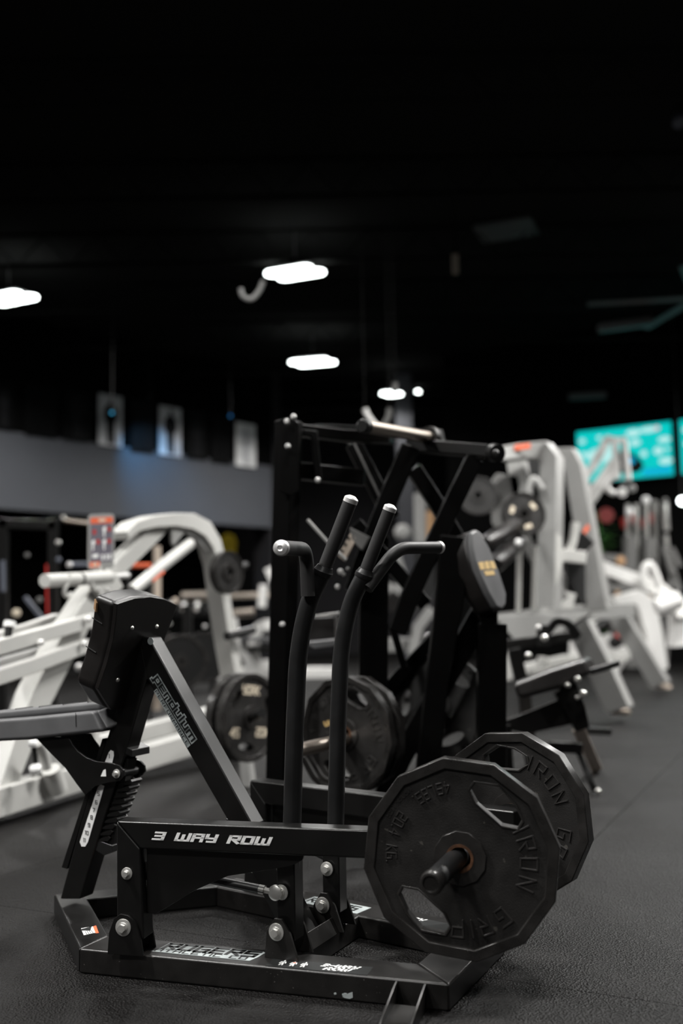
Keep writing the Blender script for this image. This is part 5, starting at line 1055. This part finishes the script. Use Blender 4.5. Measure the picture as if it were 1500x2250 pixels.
t = thing('plate_tree', 'black plate storage tree in the shadows behind the chest pad', 'rack', to_floor(405, 1520, 8.7)); bar(t, 'post', [(412, 1330, 8.9), (412, 1590, 8.9)], 0.08, 0.08, 'powder'); bar(t, 'base', [(360, 1588, 8.9), (470, 1588, 8.9)], 0.06, 0.5, 'powder')
for q in ((398, 1455, 8.2), (448, 1445, 8.9), (345, 1440, 8.6)): part('peg', MB().cyl(P(412, 1450, 8.9), P(*q), 0.02, 10), 'powder', t)
for x, y, Y, r, m_ in ((404, 1342, 9, 0.02, 'alu'), (431, 1340, 9, 0.02, 'chrome'), (412, 1362, 9, 0.018, 'red'), (385, 1320, 9, 0.03, 'wood'), (372, 1370, 9, 0.02, 'chrome'), (450, 1376, 9, 0.018, 'alu')):
    knob(t, 'peg_end', (x, y, Y), r, m_)
# power rack in the dark at the far left
t = thing('power_rack', 'black power rack standing in the dark at the left edge', 'rack', to_floor(80, 1500, 8.5))
for x in (8, 118): bar(t, 'upright', [(x, 1140, 8.5), (x - 4, 1620, 8.5)], 0.08, 0.08, 'powder')
bar(t, 'top_beam', [(0, 1150, 8.5), (125, 1155, 8.5)], 0.08, 0.08, 'powder'); bar(t, 'diagonal', [(55, 1312, 8.5), (95, 1362, 8.5)], 0.035, 0.04, 'bspk'); rod(t, 'barbell', [(140, 1143, 8.4), (196, 1150, 8.4)], 0.02, 'steel'); rod(t, 'barbell', [(154, 1241, 8.4), (196, 1241, 8.4)], 0.022, 'bspk')
for x, y, r, m_ in ((139, 1137, 0.02, 'chrome'), (128, 1192, 0.022, 'chrome'), (129, 1230, 0.022, 'bspk'), (153, 1241, 0.024, 'alu'), (36, 1347, 0.035, 'cream'), (174, 1466, 0.03, 'alu'), (87, 1318, 0.025, 'dgrey'), (60, 1220, 0.02, 'dgrey')): knob(t, 'bolt', (x, y, 8.3), r, m_)
rod(t, 'guide_rod', [(6, 1232, 8.3), (7, 1300, 8.3)], 0.02, 'bspk'); rod(t, 'red_band', [(102, 1240, 8.3), (104, 1350, 8.3)], 0.008, 'red')
t = thing('weight_plate', 'round red plate at the left edge of the picture', 'weight plate', P(2, 1282, 8.6))
part('disc', MB().lathe(P(2, 1282, 8.6), (0, -1, 0), [(0, 0.07), (0.04, 0.07)], 20), 'red', t); part('hub', MB().lathe(P(2, 1282, 8.6), (0, -1, 0), [(-0.14, 0.02), (0.05, 0.02)], 14), 'chrome', t)
t = thing('barbell_stand', 'short orange red bar on black posts, seen through the white arch', 'stand', to_floor(305, 1400, 8.4))
part('red_bar', MB().tube(pts([(278, 1243), (332, 1243)], 8.4), 0.022, 10), 'orange', t)
for x in (281, 329): q_ = P(x, 1243, 8.44); part('post', MB().box(V((q_.x, q_.y + 0.03, q_.z / 2)), (1, 0, 0), (0, 1, 0), (0, 0, 1), 0.03, 0.03, q_.z), 'black', t)
rwo = A + wn * 1.6
def rec_hit(x, y, off=0.04):
    d = ray(x, y); o_ = rwo - wn * off; return CAM + d * ((o_ - CAM).dot(wn) / d.dot(wn))
single('yellow_banner', MB().prism([rec_hit(*q) for q in ((486, 1180), (500, 1170), (514, 1176), (520, 1190), (518, 1222), (490, 1220), (482, 1200))], wn * 0.035), 'yellow', 'bright yellow cloth banner hanging behind the white arch', 'banner', bevel=0.01)
t = thing('tan_post', 'tan upright tube seen under the white arch', 'post', to_floor(344, 1400, 9.0)); part('tube', MB().tube(pts([(345, 1200), (344, 1560)], 9.0), 0.035, 12), 'wood', t); part('foot', MB().box(to_floor(344, 1400, 9.0) + V((0, 0, 0.01)), (1, 0, 0), (0, 1, 0), (0, 0, 1), 0.3, 0.3, 0.02), 'powder', t)
